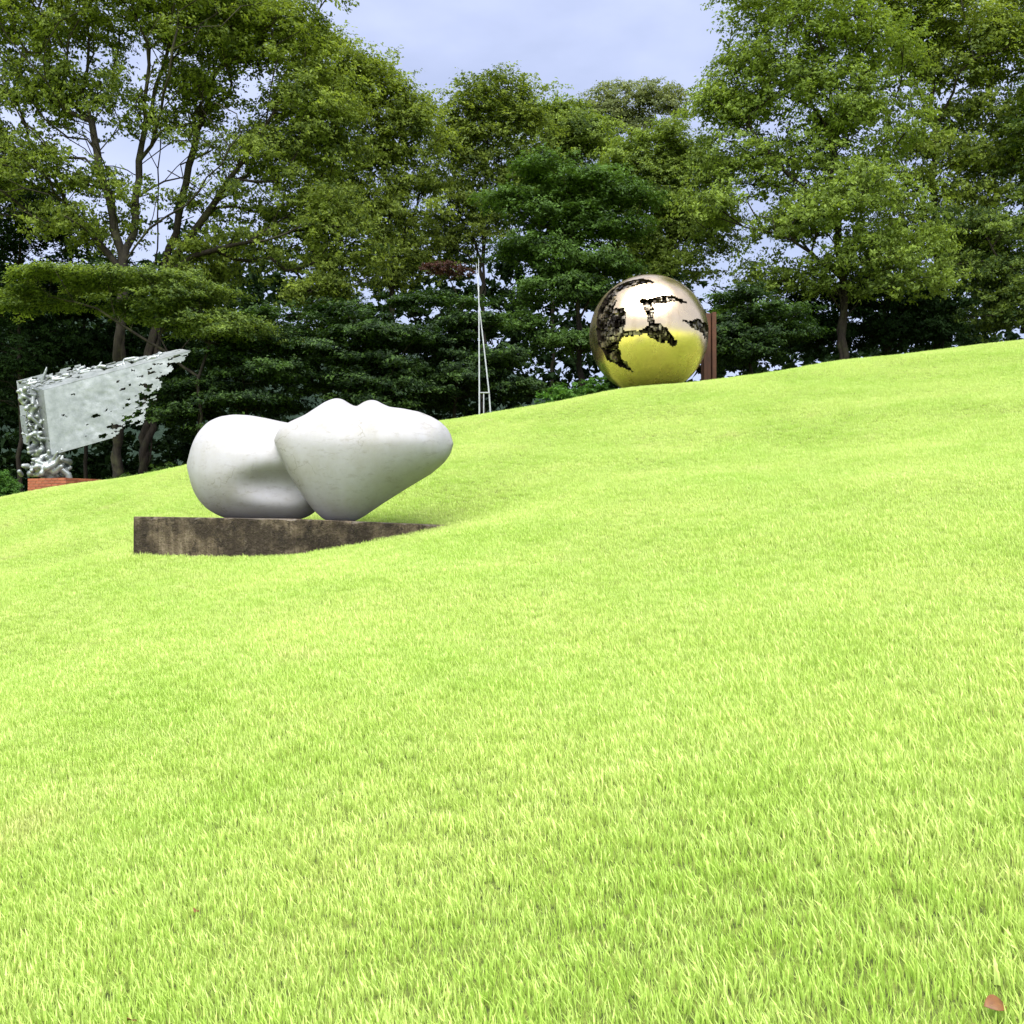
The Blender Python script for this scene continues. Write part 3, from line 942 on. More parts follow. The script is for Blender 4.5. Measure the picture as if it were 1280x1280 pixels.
M_leaf_y = leaf_material('leaf_olive', (0.026, 0.052, 0.009), (0.270, 0.350, 0.055), 0.44)
M_leaf_g = leaf_material('leaf_green', (0.022, 0.050, 0.010), (0.225, 0.312, 0.052), 0.42)
M_leaf_m = leaf_material('leaf_maple', (0.009, 0.027, 0.006), (0.100, 0.190, 0.030), 0.34)
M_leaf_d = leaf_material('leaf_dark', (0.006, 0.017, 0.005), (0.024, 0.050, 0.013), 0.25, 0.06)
M_leaf_r = leaf_material('leaf_red', (0.03, 0.012, 0.008), (0.08, 0.028, 0.016), 0.30)
M_bk = M_bark('bark_dark')
M_bk_l = M_bark('bark_mossy', (0.019, 0.016, 0.012), (0.085, 0.09, 0.035), 0.75)

def tree(name, label, stems, blobs, Y, n_clump, n_leaf, leaf_m, bark_m, clump_r=0.8, size=0.13, r_tip=0.012, r_max=0.3,
         flat=0.38, depth=0.8, seed=1, shell=0.55, bf=0.3, up=0.55, rise=0.45, tint=0.5, group=None, yoff=0.0, expo=0.47, cat='tree', bare=()):
    """stems: lists of (photo px, py, metres nearer/farther); blobs: (px, py, rx, ry, weight) crown lobes in photo pixels at distance Y"""
    r_ = np.random.default_rng(seed)
    x0 = (stems[0][0][0] - 640) / F * (Y + stems[0][0][2]); y0 = Y + stems[0][0][2]
    z0 = gz(x0, y0) - 0.12
    st3 = []
    for st in stems:
        pts = [np.array(at(px, py, Y + dy)) for (px, py, dy) in st]
        pts[0][2] = gz(pts[0][0], pts[0][1]) - 0.12
        st3.append(pts)
    w = np.array([b[4] if len(b) > 4 else b[2] * b[3] for b in blobs], float); w /= w.sum()
    T = []
    for _ in range(n_clump):
        b = blobs[r_.choice(len(blobs), p=w)]
        d = r_.normal(0, 1, 3); d /= np.linalg.norm(d)
        if d[2] < -0.3 and r_.random() < 0.6: d[2] = -d[2]
        rad_ = r_.uniform(shell, 1.0) if r_.random() < 0.75 else r_.uniform(0.2, 1.0)
        c0 = np.array(at(b[0], b[1], Y)) + np.array([0, b[5] if len(b) > 5 else 0, 0])
        T.append(c0 + d * rad_ * np.array([b[2] * Y / F, b[2] * Y / F * depth, b[3] * Y / F]))
    T = np.array(T)
    T[:, 2] = np.maximum(T[:, 2], ground(T[:, 0], T[:, 1]) + 0.5)
    TB = []
    for (bx_, by_, brx, bry, bn) in bare:
        for _ in range(bn):
            d = r_.uniform(-1, 1, 3)
            TB.append(np.array(at(bx_, by_, Y)) + d * np.array([brx * Y / F, brx * Y / F * .7, bry * Y / F]))
    P, par = grow(st3, list(T) + TB, bf=bf, seed=seed, rise=rise)
    root = empty(name, (x0, y0, z0))
    tag(root, label, cat, group)
    base_ = np.array([x0, y0, z0])
    v, f_ = tubes(P, par, r_tip, expo, r_max)
    mesh_np('trunk', v - base_, f_, bark_m, root, smooth=True)
    V, Fq, tint_ = leaves(T, clump_r, n_leaf, size, flat, seed + 100, up, tint, T.mean(0))
    o = mesh_np('crown', V - base_, Fq, leaf_m, root)
    face_attr(o, 'tint', tint_)
    return root

TREES = 'trees along the back of the lawn'
# big pair at the left, above the torn block
tree('zelkova_tree', 'tall spreading tree with mossy pale trunk rising behind the torn silver block',
     [[(143, 575, 0), (150, 470, 0), (152, 400, 0), (153, 335, 0), (140, 270, .3), (120, 190, 0), (100, 110, 0)],
      [(143, 575, 0), (151, 400, 0), (153, 330, 0), (185, 285, -.4), (232, 255, -.8), (275, 205, -1.2), (300, 165, -1.2)],
      [(143, 575, 0), (153, 335, 0), (168, 270, .6), (172, 200, .8), (190, 120, 1.0)],
      [(143, 575, 0), (152, 345, 0), (110, 285, .8), (60, 225, 1.2), (10, 150, 1.4)]],
     [(40, 40, 110, 80, 10), (150, -20, 150, 60, 12), (30, 130, 80, 50, 4), (110, 130, 80, 40, 2.4), (150, 250, 70, 40, 1.2), (90, 290, 60, 30, 1.5), (250, 20, 110, 60, 7), (30, 220, 70, 50, 3), (190, 190, 60, 40, 1.0), (-60, 60, 90, 120, 8), (-50, 200, 70, 70, 5)],
     33.5, 330, 94000, M_leaf_y, M_bk_l, clump_r=0.95, size=0.13, r_tip=0.019, r_max=.24, depth=0.8, seed=11, group=TREES, bare=((140, 140, 140, 100, 70), (60, 220, 80, 60, 30)))
tree('zelkova_tree', 'leaning long limbed tree with broad yellow green crown beside the mossy pale trunk',
     [[(178, 575, 0), (184, 440, 0), (200, 390, 0), (205, 330, .3), (225, 250, .5), (245, 160, .4), (265, 90, .2)],
      [(178, 575, 0), (186, 440, 0), (208, 345, 0), (245, 318, -.6), (292, 305, -1.1), (330, 300, -1.4)],
      [(178, 575, 0), (200, 390, 0), (192, 330, .4), (196, 250, .6), (200, 170, .8)],
      [(178, 575, 0), (205, 340, .2), (255, 270, -.3), (310, 190, -.8), (350, 120, -.8)]],
     [(330, 70, 100, 80, 9), (390, 150, 75, 70, 8), (350, 200, 85, 60, 7), (300, 270, 110, 45, 4), (400, 280, 60, 60, 7), (440, 330, 40, 40, 4), (300, 325, 80, 30, 4), (250, 345, 50, 22, 2), (260, 30, 90, 60, 6), (230, 130, 60, 50, 2), (400, 380, 50, 40, 2.5), (330, -40, 100, 60, 6)],
     35.0, 360, 105000, M_leaf_y, M_bk, clump_r=0.95, size=0.13, r_tip=0.018, r_max=.25, depth=0.75, seed=12, group=TREES, bare=((260, 140, 110, 120, 26),))
# dark small tree at the left border
tree('dark_tree', 'dark small tree with a thin trunk left of the mossy pale trunk',
     [[(24, 590, 0), (23, 420, 0), (22, 330, 0), (25, 280, 0)]],
     [(20, 265, 60, 40, 5), (60, 300, 55, 35, 3), (-30, 320, 60, 70, 4), (10, 380, 60, 30, 3), (40, 430, 60, 30, 3), (-20, 470, 60, 40, 3)],
     38.0, 130, 36000, M_leaf_d, M_bk, clump_r=0.85, size=0.14, r_max=.16, seed=13, group=TREES, tint=0.55)
# layered maples of the lower storey
MAPLES = 'layered maples of the lower storey'
tree('maple_tree', 'low spreading maple with flat green layers across the mossy pale trunk',
     [[(255, 575, 0), (245, 480, 0), (262, 430, 0), (250, 390, -.3), (200, 365, -.8)], [(255, 575, 0), (247, 470, 0), (120, 385, -.6), (60, 370, -.6)]],
     [(90, 350, 75, 12, 3), (180, 352, 70, 12, 4), (240, 372, 65, 12, 4), (130, 385, 60, 10, 2), (215, 392, 55, 12, 3), (265, 405, 60, 14, 3), (30, 375, 50, 14, 2), (320, 420, 60, 14, 3)],
     30.5, 150, 52000, M_leaf_g, M_bk_l, clump_r=0.75, size=0.105, flat=0.14, r_tip=.009, r_max=.10, depth=0.9, seed=14, group=MAPLES, rise=0.1, up=1.0, tint=0.42)
tree('maple_tree', 'dark layered maple behind the rounded end of the white sculpture',
     [[(300, 575, 0), (305, 500, 0), (300, 440, 0), (310, 410, 0)]],
     [(330, 430, 60, 14, 3), (270, 450, 60, 14, 3), (350, 470, 70, 14, 3), (260, 490, 60, 14, 3), (310, 505, 70, 12, 3), (220, 520, 60, 14, 3), (360, 400, 60, 16, 2), (290, 540, 70, 14, 2)],
     31.5, 150, 50000, M_leaf_m, M_bk, clump_r=0.75, size=0.115, flat=0.16, r_tip=.009, r_max=.10, depth=1.0, seed=15, group=MAPLES, rise=0.1, up=1.0, tint=0.16)
tree('maple_tree', 'broad deep green layered maple behind the two bumps of the white sculpture',
     [[(440, 560, 0), (436, 470, 0), (445, 410, 0), (440, 380, 0)]],
     [(430, 400, 60, 16, 2.5), (480, 425, 65, 14, 3), (400, 445, 65, 14, 3), (470, 462, 70, 14, 3), (420, 485, 70, 14, 3), (500, 490, 50, 14, 3), (460, 510, 60, 12, 2)],
     32.0, 150, 50000, M_leaf_m, M_bk, clump_r=0.75, size=0.115, flat=0.16, r_tip=.009, r_max=.10, depth=1.0, seed=16, group=MAPLES, rise=0.1, up=1.0, tint=0.16)
tree('maple_tree', 'deep green layered maple behind the pair of silver blades',
     [[(570, 540, 0), (572, 450, 0), (560, 400, 0), (565, 370, 0)]],
     [(550, 380, 55, 16, 2.5), (580, 410, 60, 14, 3), (540, 435, 60, 14, 3), (610, 450, 60, 14, 3), (570, 475, 65, 14, 3), (640, 490, 50, 12, 2), (540, 500, 60, 12, 2)],
     33.0, 130, 44000, M_leaf_m, M_bk, clump_r=0.75, size=0.115, flat=0.16, r_tip=.009, r_max=.10, depth=1.0, seed=17, group=MAPLES, rise=0.1, up=1.0, tint=0.14)
tree('maple_tree', 'tall bright green maple with feathery layers between the silver blades and the globe',
     [[(722, 520, 0), (724, 420, 0), (720, 340, 0), (712, 270, 0), (705, 220, 0)], [(722, 520, 0), (724, 400, 0), (760, 330, .3), (790, 280, .3)]],
     [(690, 215, 55, 16, 3), (740, 235, 60, 18, 4), (650, 255, 45, 14, 3), (700, 275, 65, 16, 4), (760, 290, 50, 16, 3), (670, 315, 55, 14, 3), (740, 335, 60, 14, 3), (700, 365, 70, 14, 3), (660, 405, 50, 14, 2), (720, 430, 60, 14, 3), (780, 250, 50, 24, 3)],
     35.0, 240, 80000, M_leaf_m, M_bk, clump_r=0.85, size=0.125, flat=0.18, r_tip=.010, r_max=.15, depth=0.8, seed=18, group=MAPLES, rise=0.1, up=0.8, tint=0.56)
# middle trees
tree('zelkova_tree', 'yellow green tree with a loose crown right of the leaning dark tree',
     [[(486, 540, 0), (490, 420, 0), (492, 320, 0), (485, 230, 0), (475, 150, 0)], [(486, 540, 0), (492, 330, 0), (520, 260, .4), (530, 190, .5)]],
     [(440, 105, 55, 40, 4), (490, 140, 50, 40, 4), (520, 170, 50, 40, 4), (470, 200, 50, 40, 3), (520, 250, 50, 40, 3), (470, 280, 60, 40, 3), (430, 240, 50, 60, 3), (400, 70, 50, 40, 3), (500, 330, 50, 30, 2)],
     39.0, 230, 60000, M_leaf_y, M_bk, clump_r=0.95, size=0.135, r_tip=.012, r_max=.18, seed=19, group=TREES, tint=0.55)
tree('zelkova_tree', 'thin upright tree with an open olive crown right above the silver blades',
     [[(606, 530, 0), (604, 420, 0), (604, 320, 0), (604, 240, 0), (610, 160, 0)], [(606, 530, 0), (604, 330, 0), (575, 270, .4), (565, 210, .4)]],
     [(620, 125, 50, 30, 4), (590, 160, 45, 35, 3), (650, 165, 40, 35, 3), (560, 200, 40, 40, 3), (615, 220, 45, 35, 2), (575, 270, 45, 35, 2.5), (640, 250, 40, 35, 2), (540, 310, 45, 35, 2), (600, 300, 50, 30, 2)],
     42.0, 210, 52000, M_leaf_y, M_bk, clump_r=0.95, size=0.135, r_tip=.012, r_max=.16, seed=20, group=TREES, tint=0.42)
tree('zelkova_tree', 'round topped tree behind the feathery bright green maple',
     [[(690, 525, 0), (690, 400, 0), (692, 280, 0), (700, 200, 0)]],
     [(700, 155, 45, 32, 4), (680, 205, 50, 35, 3), (735, 190, 45, 40, 3), (720, 260, 50, 40, 2)],
     46.0, 140, 36000, M_leaf_g, M_bk, clump_r=0.95, size=0.15, r_tip=.012, r_max=.16, seed=21, group=TREES, tint=0.66)
tree('pale_tree', 'pale sparse far tree with feathery twigs showing sky above the globe',
     [[(800, 520, 0), (800, 380, 0), (798, 260, 0), (795, 190, 0)]],
     [(790, 130, 55, 26, 4), (830, 140, 45, 30, 3), (750, 150, 40, 26, 3), (800, 180, 60, 30, 2)],
     52.0, 120, 20000, leaf_material('leaf_pale', (0.07, 0.10, 0.035), (0.22, 0.26, 0.10), 0.4), M_bk, clump_r=0.85, size=0.14, r_tip=.012, r_max=.15, seed=22, group=TREES, tint=0.6)
tree('zelkova_tree', 'leafy green tree with a rounded crown directly over the golden globe',
     [[(838, 500, 0), (836, 400, 0), (838, 320, 0), (832, 250, 0), (825, 190, 0)]],
     [(830, 185, 45, 32, 3.5), (790, 215, 45, 35, 3), (865, 220, 45, 40, 3.5), (820, 265, 55, 40, 4), (880, 290, 45, 40, 3), (800, 315, 45, 30, 2.5), (850, 340, 50, 25, 1.5)],
     39.0, 200, 60000, M_leaf_g, M_bk, clump_r=0.9, size=0.13, r_tip=.012, r_max=.18, seed=23, group=TREES, tint=0.62)
# right hand giants
tree('zelkova_tree', 'huge spreading tree with wide leafy tiers right of the golden globe',
     [[(1056, 470, 0), (1056, 400, 0), (1052, 330, 0), (1045, 260, 0), (1040, 150, 0), (1030, 60, 0)],
      [(1056, 470, 0), (1055, 350, 0), (1015, 315, -.8), (970, 290, -1.2), (925, 275, -1.5)],
      [(1056, 470, 0), (1052, 330, 0), (1085, 250, .6), (1110, 160, .8)],
      [(1056, 470, 0), (1050, 290, 0), (990, 220, -.4), (940, 160, -.6)]],
     [(1010, 40, 100, 60, 7), (940, 100, 70, 50, 5), (1080, 80, 90, 60, 6), (905, 145, 45, 40, 4), (1000, 130, 90, 50, 5), (920, 210, 60, 40, 4), (1010, 215, 80, 40, 4), (1090, 170, 80, 50, 4), (1060, 270, 80, 35, 4, -1.5), (980, 290, 60, 25, 2.5, -1), (1110, 320, 70, 25, 3, -1), (950, 345, 50, 18, 1.2), (1060, 345, 75, 22, 3, -1), (1120, 372, 60, 16, 2, -1), (1010, 360, 50, 16, 1.2), (1000, -30, 110, 50, 6), (880, 260, 45, 30, 2.5)],
     34.5, 430, 108000, M_leaf_g, M_bk, clump_r=0.95, size=0.13, flat=0.40, r_tip=.014, r_max=.36, depth=0.8, seed=24, group=TREES, tint=0.68)
tree('zelkova_tree', 'straight dark trunked tree with an olive crown beyond the huge spreading tree',
     [[(1172, 460, 0), (1174, 380, 0), (1172, 290, 0), (1170, 200, 0), (1165, 90, 0)],
      [(1172, 460, 0), (1173, 330, 0), (1215, 270, -.4), (1260, 235, -.6)],
      [(1172, 460, 0), (1172, 300, 0), (1140, 230, .5), (1120, 160, .8)]],
     [(1170, 40, 90, 60, 6), (1240, 80, 80, 60, 5), (1140, 110, 70, 50, 3), (1220, 160, 80, 40, 4), (1260, 210, 60, 40, 3), (1180, 200, 60, 35, 2), (1150, 290, 50, 25, 1.8), (1200, 255, 70, 30, 2.5), (1130, 235, 50, 30, 1.5), (1230, 320, 60, 30, 2), (1130, -20, 90, 50, 4), (1290, 20, 70, 90, 4)],
     37.0, 300, 90000, M_leaf_y, M_bk, clump_r=0.95, size=0.135, flat=0.40, r_tip=.014, r_max=.26, depth=0.75, seed=25, group=TREES, tint=0.5)
tree('zelkova_tree', 'dark tree with low long limbs at the upper end of the lawn crest',
     [[(1296, 440, 0), (1300, 360, 0), (1305, 280, 0), (1300, 180, 0)],
      [(1296, 440, 0), (1300, 355, 0), (1250, 325, -.5), (1195, 330, -.8)]],
     [(1270, 300, 60, 30, 3), (1230, 345, 55, 22, 2), (1280, 370, 60, 25, 3), (1330, 250, 70, 60, 5), (1300, 170, 60, 50, 3), (1220, 290, 45, 22, 1.5), (1240, 400, 50, 16, 2), (1350, 120, 80, 80, 5)],
     35.5, 180, 55000, M_leaf_g, M_bk, clump_r=0.85, size=0.125, r_tip=.012, r_max=.22, seed=26, group=TREES, tint=0.3)
tree('maple_tree', 'dark layered maple beside the rusty column',
     [[(940, 490, 0), (942, 430, 0), (938, 390, 0), (940, 365, 0)]],
     [(930, 375, 40, 12, 2), (965, 395, 45, 12, 3), (915, 405, 40, 12, 3), (950, 425, 50, 12, 3), (920, 445, 45, 12, 3), (985, 420, 40, 12, 2), (890, 425, 40, 14, 2)],
     30.5, 110, 38000, M_leaf_m, M_bk, clump_r=0.65, size=0.105, flat=0.16, r_tip=.008, r_max=.09, depth=1.0, seed=27, group=MAPLES, rise=0.1, up=1.0, tint=0.20)
tree('dark_tree', 'dark thicket tree under the tiers of the huge spreading tree',
     [[(1110, 470, 0), (1112, 420, 0), (1105, 380, 0), (1110, 350, 0)]],
     [(1040, 380, 60, 20, 3), (1100, 370, 60, 20, 3), (1160, 385, 50, 18, 3), (1020, 420, 50, 18, 3), (1090, 415, 60, 18, 3), (1150, 420, 50, 16, 3)],
     36.5, 120, 38000, M_leaf_d, M_bk, clump_r=0.8, size=0.125, r_tip=.01, r_max=.14, seed=28, group=TREES, tint=0.35)
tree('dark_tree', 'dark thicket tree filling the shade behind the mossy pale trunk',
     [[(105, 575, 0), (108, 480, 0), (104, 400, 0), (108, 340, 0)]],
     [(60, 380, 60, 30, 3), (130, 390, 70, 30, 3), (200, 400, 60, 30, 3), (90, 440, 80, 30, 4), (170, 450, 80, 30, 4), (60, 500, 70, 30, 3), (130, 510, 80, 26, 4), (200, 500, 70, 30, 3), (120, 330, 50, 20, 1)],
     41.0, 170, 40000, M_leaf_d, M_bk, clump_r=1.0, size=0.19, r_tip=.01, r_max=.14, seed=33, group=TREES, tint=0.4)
tree('red_maple', 'small dark red maple leaning left of the silver blades',
     [[(585, 530, 0), (580, 430, 0), (570, 365, 0), (560, 345, 0)]],
     [(555, 338, 28, 9, 2), (578, 348, 20, 7, 1)],
     34.5, 12, 1500, M_leaf_r, M_bk, clump_r=0.5, size=0.10, flat=0.2, r_tip=.008, r_max=.06, seed=29, group=None, tint=0.3)

# dense dark wood behind everything, read as one mass
r_ = np.random.default_rng(77)
wc = []
for _ in range(1800):
    px = r_.uniform(-140, 1420); Yw = r_.uniform(45, 56)
    top_ = np.interp(px, [-140, 100, 200, 420, 640, 860, 900, 1000, 1100, 1420], [320, 350, 300, 310, 320, 330, 385, 395, 340, 360]) + 25 * math.sin(px * 0.045) + 12 * math.sin(px * .13)
    py = r_.uniform(top_, 640)
    wc.append(np.array(at(px, py, Yw)))
wc = np.array(wc)
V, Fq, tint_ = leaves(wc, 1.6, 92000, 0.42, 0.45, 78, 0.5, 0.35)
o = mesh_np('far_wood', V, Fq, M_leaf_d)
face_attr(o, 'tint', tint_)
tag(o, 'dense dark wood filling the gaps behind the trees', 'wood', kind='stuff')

# ------------------------------------------------------------------ shrubs and ground cover beyond the crest
def shrub(name, label, px, Y, w, hgt, n, leaf_m, size, seed, tint=0.5, clumps=40, flat=0.5, cr=0.3, group=None, lift=0.0):
    r_ = np.random.default_rng(seed)
    x0 = (px - 640) / F * Y; z0 = gz(x0, Y) - 0.05 + lift
    T = []
    for _ in range(clumps):
        d = r_.normal(0, 1, 3); d /= np.linalg.norm(d); d[2] = abs(d[2])
        rr = r_.uniform(0.6, 1.0)
        T.append(np.array([x0, Y, z0 + 0.15 * hgt]) + d * rr * np.array([w, w * 0.8, hgt * 0.85]))
    T = np.array(T)
    stems = [[np.array([x0, Y, z0]), np.array([x0 + .05, Y, z0 + hgt * .25])]]
    P, par = grow(stems, list(T), bf=0.2, step=0.3, jit=0.03, seed=seed)
    # grow() keeps limbs off the lowest stretch; shrubs branch from the ground, so shorten it
    root = empty(name, (x0, Y, z0)); tag(root, label, 'shrub', group)
    b_ = np.array([x0, Y, z0])
    v, f_ = tubes(P, par, 0.006, 0.4, 0.05)
    mesh_np('stem', v - b_, f_, M_bk, root, smooth=True)
    V, Fq, tt = leaves(T, cr, n, size, flat, seed + 1, 0.7, tint)
    o = mesh_np('foliage', V - b_, Fq, leaf_m, root); face_attr(o, 'tint', tt)
    return root
M_leaf_b = leaf_material('leaf_bright', (0.03, 0.09, 0.015), (0.12, 0.26, 0.04), 0.35)
shrub('leafy_shrub', 'small bright green shrub peeking over the crest beside the silver blades', 697, 27.5, 0.55, 0.85, 3600, M_leaf_b, .10, 301, .45, 45)
shrub('leafy_shrub', 'bright green bush tucked against the lower left of the golden globe', 742, 27.8, 0.75, 0.95, 5200, M_leaf_b, .10, 302, .5, 60)
shrub('leafy_shrub', 'low dark shrub in shade between the two green bushes and the blades', 655, 28.5, 0.8, 0.55, 4200, M_leaf_d, .10, 303, .5, 45)
shrub('clipped_bush', 'dense clipped round bush beside the brick pedestal', -10, 27.0, 0.85, 1.25, 14000, M_leaf_b, .055, 304, .35, 150, .6, .22)
for i, (px, Yc, w, hh, lb) in enumerate(((120, 28.2, .8, .55, 'low green ground shrub right behind the brick pedestal'), (165, 28.0, .8, .55, 'low spreading shrub under the torn edge of the silver block'), (212, 27.6, .8, .55, 'low shrub on the crest next to the rounded end of the white sculpture'))):
    shrub('ground_shrub', lb, px, Yc, w, hh, 5200, M_leaf_m, .075, 310 + i, .55, 60, .4, .28)

# ------------------------------------------------------------------ lawn blades
t = NT('grass_blade')
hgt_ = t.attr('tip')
p = t.pos((1, 1, 1), obj=False)
n1 = t.noise(p, 0.55, 4, 0.6)
n2 = t.noise(p, 3.2, 3, 0.6)
rb = t.attr('rnd')
c = t.mix(t.ramp(n1, [(0.38, 0.0), (0.62, 1.0)]), GRASS_DARK, GRASS_LIGHT)
c = t.mix(t.ramp(n2, [(0.42, 0.0), (0.66, 0.55)]), c, (0.67, 0.76, 0.28))
c = t.mix(t.ramp(rb, [(0.0, 0.0), (1.0, 0.7)]), c, (0.43, 0.64, 0.09))
n3 = t.noise(p, 1.1, 4, 0.65)
c = t.mix(t.ramp(n3, [(0.62, 0.0), (0.74, 0.38)]), c, (0.58, 0.53, 0.24))
dry = t.ramp(rb, [(0.90, 0.0), (0.96, 0.65)])
c = t.mix(dry, c, (0.58, 0.56, 0.20))
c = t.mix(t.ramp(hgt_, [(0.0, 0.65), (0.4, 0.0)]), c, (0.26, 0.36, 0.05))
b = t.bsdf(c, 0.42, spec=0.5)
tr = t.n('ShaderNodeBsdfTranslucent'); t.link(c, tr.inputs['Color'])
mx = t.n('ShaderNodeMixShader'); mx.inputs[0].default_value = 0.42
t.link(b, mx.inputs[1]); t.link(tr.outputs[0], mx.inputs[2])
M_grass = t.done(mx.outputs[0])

src = bpy.data.collections.new('grass_tufts')
def tuft(seed, nb=46, rad=0.075):
    r_ = random.Random(seed)
    v, f_, tip, rnd = [], [], [], []
    for _ in range(nb):
        a = r_.uniform(0, 2 * math.pi); q = math.sqrt(r_.random()) * rad
        x, y = q * math.cos(a), q * math.sin(a)
        L = r_.uniform(.026, .068); w = r_.uniform(.0012, .0027)
        az = r_.uniform(0, 2 * math.pi)
        lean = r_.uniform(.05, .55)
        dx, dy = math.cos(az) * lean - .17, math.sin(az) * lean * .8
        wx, wy = math.cos(az + math.pi / 2 + r_.uniform(-.6, .6)), math.sin(az + math.pi / 2)
        k = r_.random()
        b0 = len(v)
        for s, ww in ((-.12, 1.0), (.5, .9), (1.0, 0.0)):
            cx, cy, cz = x + dx * L * s * abs(s), y + dy * L * s * abs(s), L * s * (1 - .18 * s)
            if ww > 0:
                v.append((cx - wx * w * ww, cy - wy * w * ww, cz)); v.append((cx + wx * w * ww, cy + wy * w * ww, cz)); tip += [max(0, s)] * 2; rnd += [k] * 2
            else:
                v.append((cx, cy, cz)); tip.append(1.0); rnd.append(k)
        f_ += [[b0, b0 + 1, b0 + 3, b0 + 2], [b0 + 2, b0 + 3, b0 + 4]]
    me = bpy.data.meshes.new('grass_tuft'); me.from_pydata(v, [], f_); me.update(); me.materials.append(M_grass)
    o = bpy.data.objects.new('grass_tuft', me); src.objects.link(o)
    point_attr(o, 'tip', tip); point_attr(o, 'rnd', rnd)
for s in range(9): tuft(500 + s)

r_ = np.random.default_rng(3)
xs, ys = [], []
for (ya, yb, gap) in ((1.4, 7.0, .048), (7.0, 13.0, .058), (13.0, 27.5, .070)):
    wmax = 0.60 * yb + 1.2
    X_, Y_ = np.meshgrid(np.arange(-wmax, wmax, gap), np.arange(ya, yb, gap))
    X_ = X_.ravel() + r_.uniform(-.6, .6, X_.size) * gap; Y_ = Y_.ravel() + r_.uniform(-.6, .6, Y_.size) * gap
    k = np.abs(X_) < 0.60 * Y_ + 1.2
    xs.append(X_[k]); ys.append(Y_[k])
xs = np.concatenate(xs); ys = np.concatenate(ys)
# no blades under the plinth
poly = [A, B, Cc, E, D]
inside = np.ones(len(xs), bool)
for i in range(5):
    p0, p1 = poly[i], poly[(i + 1) % 5]
    inside &= ((p1.x - p0.x) * (ys - p0.y) - (p1.y - p0.y) * (xs - p0.x)) > 0
inside &= ground(xs, ys) < np.array([top_z(a_, b_) for a_, b_ in zip(xs, ys)]) - 0.005
keep = ~inside
xs, ys = xs[keep], ys[keep]
zs = ground(xs, ys)
big = 0.86 + 0.18 * np.sin(1.7 * xs + 0.6 * ys) * np.sin(1.1 * ys - .8 * xs + 1) * 0.6 + r_.uniform(-.18, .25, len(xs))
me = bpy.data.meshes.new('grass')
me.vertices.add(len(xs)); me.vertices.foreach_set('co', np.stack([xs, ys, zs], -1).astype(np.float32).ravel())
gr = bpy.data.objects.new('grass', me); col.objects.link(gr)
a = me.attributes.new('size', 'FLOAT', 'POINT'); a.data.foreach_set('value', big.astype(np.float32))
rotv = np.stack([r_.normal(0, .10, len(xs)), r_.normal(0, .10, len(xs)), r_.uniform(-.9, .9, len(xs))], -1)
a = me.attributes.new('turn', 'FLOAT_VECTOR', 'POINT'); a.data.foreach_set('vector', rotv.astype(np.float32).ravel())
a = me.attributes.new('pick', 'INT', 'POINT'); a.data.foreach_set('value', r_.integers(0, 9, len(xs)).astype(np.int32))
tag(gr, 'bright yellow green mown grass covering the whole slope', 'grass', kind='stuff')
ng = bpy.data.node_groups.new('lawn_blades', 'GeometryNodeTree')
ng.interface.new_socket('Geometry', in_out='INPUT', socket_type='NodeSocketGeometry')
ng.interface.new_socket('Geometry', in_out='OUTPUT', socket_type='NodeSocketGeometry')
gi = ng.nodes.new('NodeGroupInput'); go = ng.nodes.new('NodeGroupOutput')
iop = ng.nodes.new('GeometryNodeInstanceOnPoints')
ci = ng.nodes.new('GeometryNodeCollectionInfo')
ci.inputs['Collection'].default_value = src
ci.inputs['Separate Children'].default_value = True
ci.inputs['Reset Children'].default_value = True
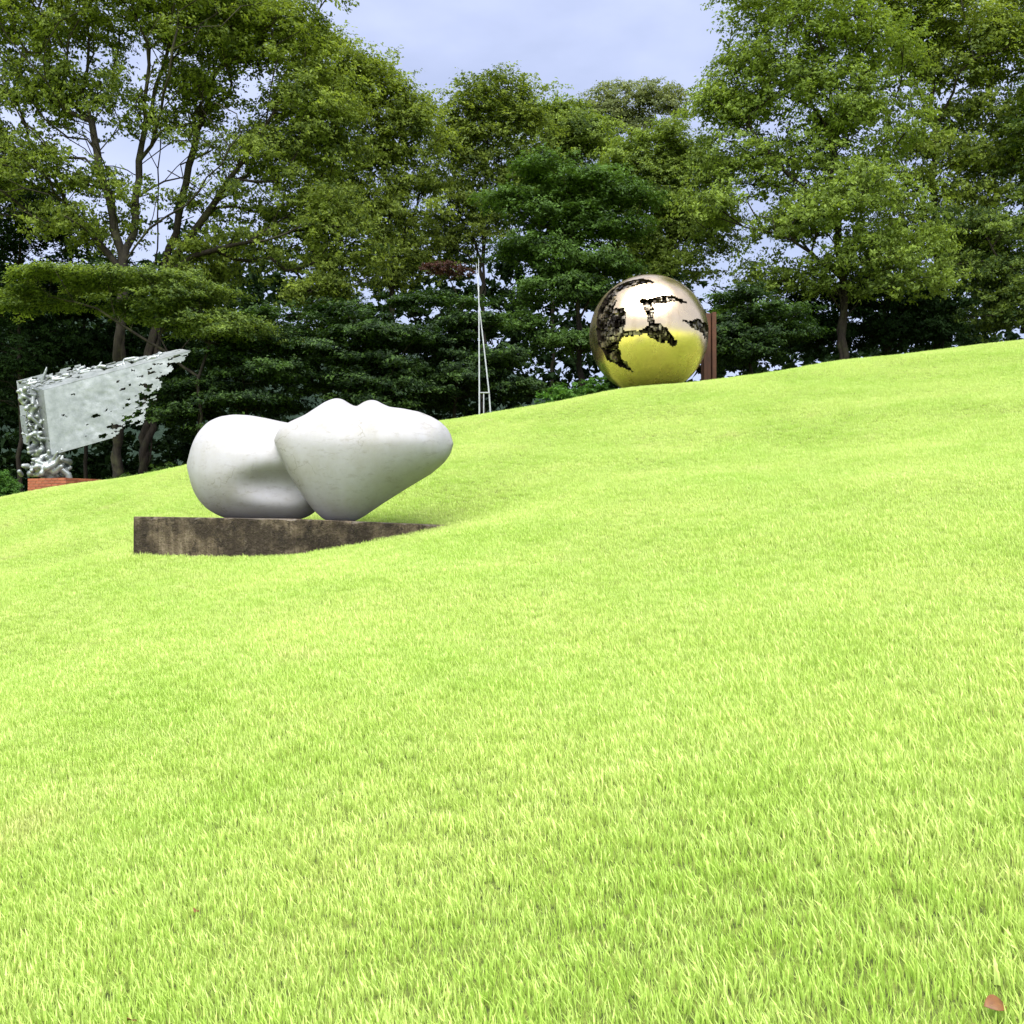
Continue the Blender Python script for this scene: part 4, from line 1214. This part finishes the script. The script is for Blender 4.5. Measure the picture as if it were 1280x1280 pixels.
def named(nm, dt):
    q = ng.nodes.new('GeometryNodeInputNamedAttribute'); q.data_type = dt; q.inputs['Name'].default_value = nm
    return [s for s in q.outputs if s.enabled and s.name == 'Attribute'][0]
ng.links.new(gi.outputs[0], iop.inputs['Points'])
ng.links.new(ci.outputs[0], iop.inputs['Instance'])
iop.inputs['Pick Instance'].default_value = True
ng.links.new(named('pick', 'INT'), iop.inputs['Instance Index'])
ng.links.new(named('turn', 'FLOAT_VECTOR'), iop.inputs['Rotation'])
ng.links.new(named('size', 'FLOAT'), iop.inputs['Scale'])
ng.links.new(iop.outputs[0], go.inputs[0])
md = gr.modifiers.new('blades', 'NODES'); md.node_group = ng

# ------------------------------------------------------------------ fallen leaves on the grass
t = NT('dry_leaf')
n1 = t.noise(t.pos(), 30, 4, 0.6)
M_dry = t.done(t.bsdf(t.ramp(n1, [(0.3, (0.09, 0.032, 0.008)), (0.7, (0.22, 0.095, 0.022))]), 0.6))
def solve(px, py):
    """where the line of sight through this photo pixel meets the lawn"""
    for Yq in np.arange(1.5, 24, 0.01):
        p_ = at(px, py, Yq)
        if p_.z < gz(p_.x, p_.y) + .03: return p_
    return p_
for (px, py, s, rz, lb) in ((1240, 1262, .060, .4, 'curled orange brown fallen leaf in the grass, larger of the fallen leaves'),
                            (245, 1140, .034, 1.8, 'small folded brown leaf in the grass with a yellow edge'),
                            (165, 1278, .040, 2.7, 'reddish fallen leaf half sunk between grass blades')):
    p_ = solve(px, py)
    v, f_ = [], []
    n = 8
    for i in range(n + 1):
        a = i / n
        w = s * .30 * math.sin(math.pi * a ** .8) ** 1.1 + .0006
        zc_ = .16 * s * math.sin(a * 2.6)
        for b in (-1, 0, 1):
            v.append((s * (a - .5), b * w, zc_ + abs(b) * w * .30))
    for i in range(n):
        for b in range(2): f_.append([i * 3 + b, i * 3 + b + 1, i * 3 + 4 + b, i * 3 + 3 + b])
    o = mesh_py('fallen_leaf', v, f_, M_dry, smooth=True)
    o.location = (p_.x, p_.y, gz(p_.x, p_.y) + .034)
    o.rotation_euler = (.55, .25, rz)
    m = o.modifiers.new('thickness', 'SOLIDIFY'); m.thickness = .0008
    tag(o, lb, 'leaf')
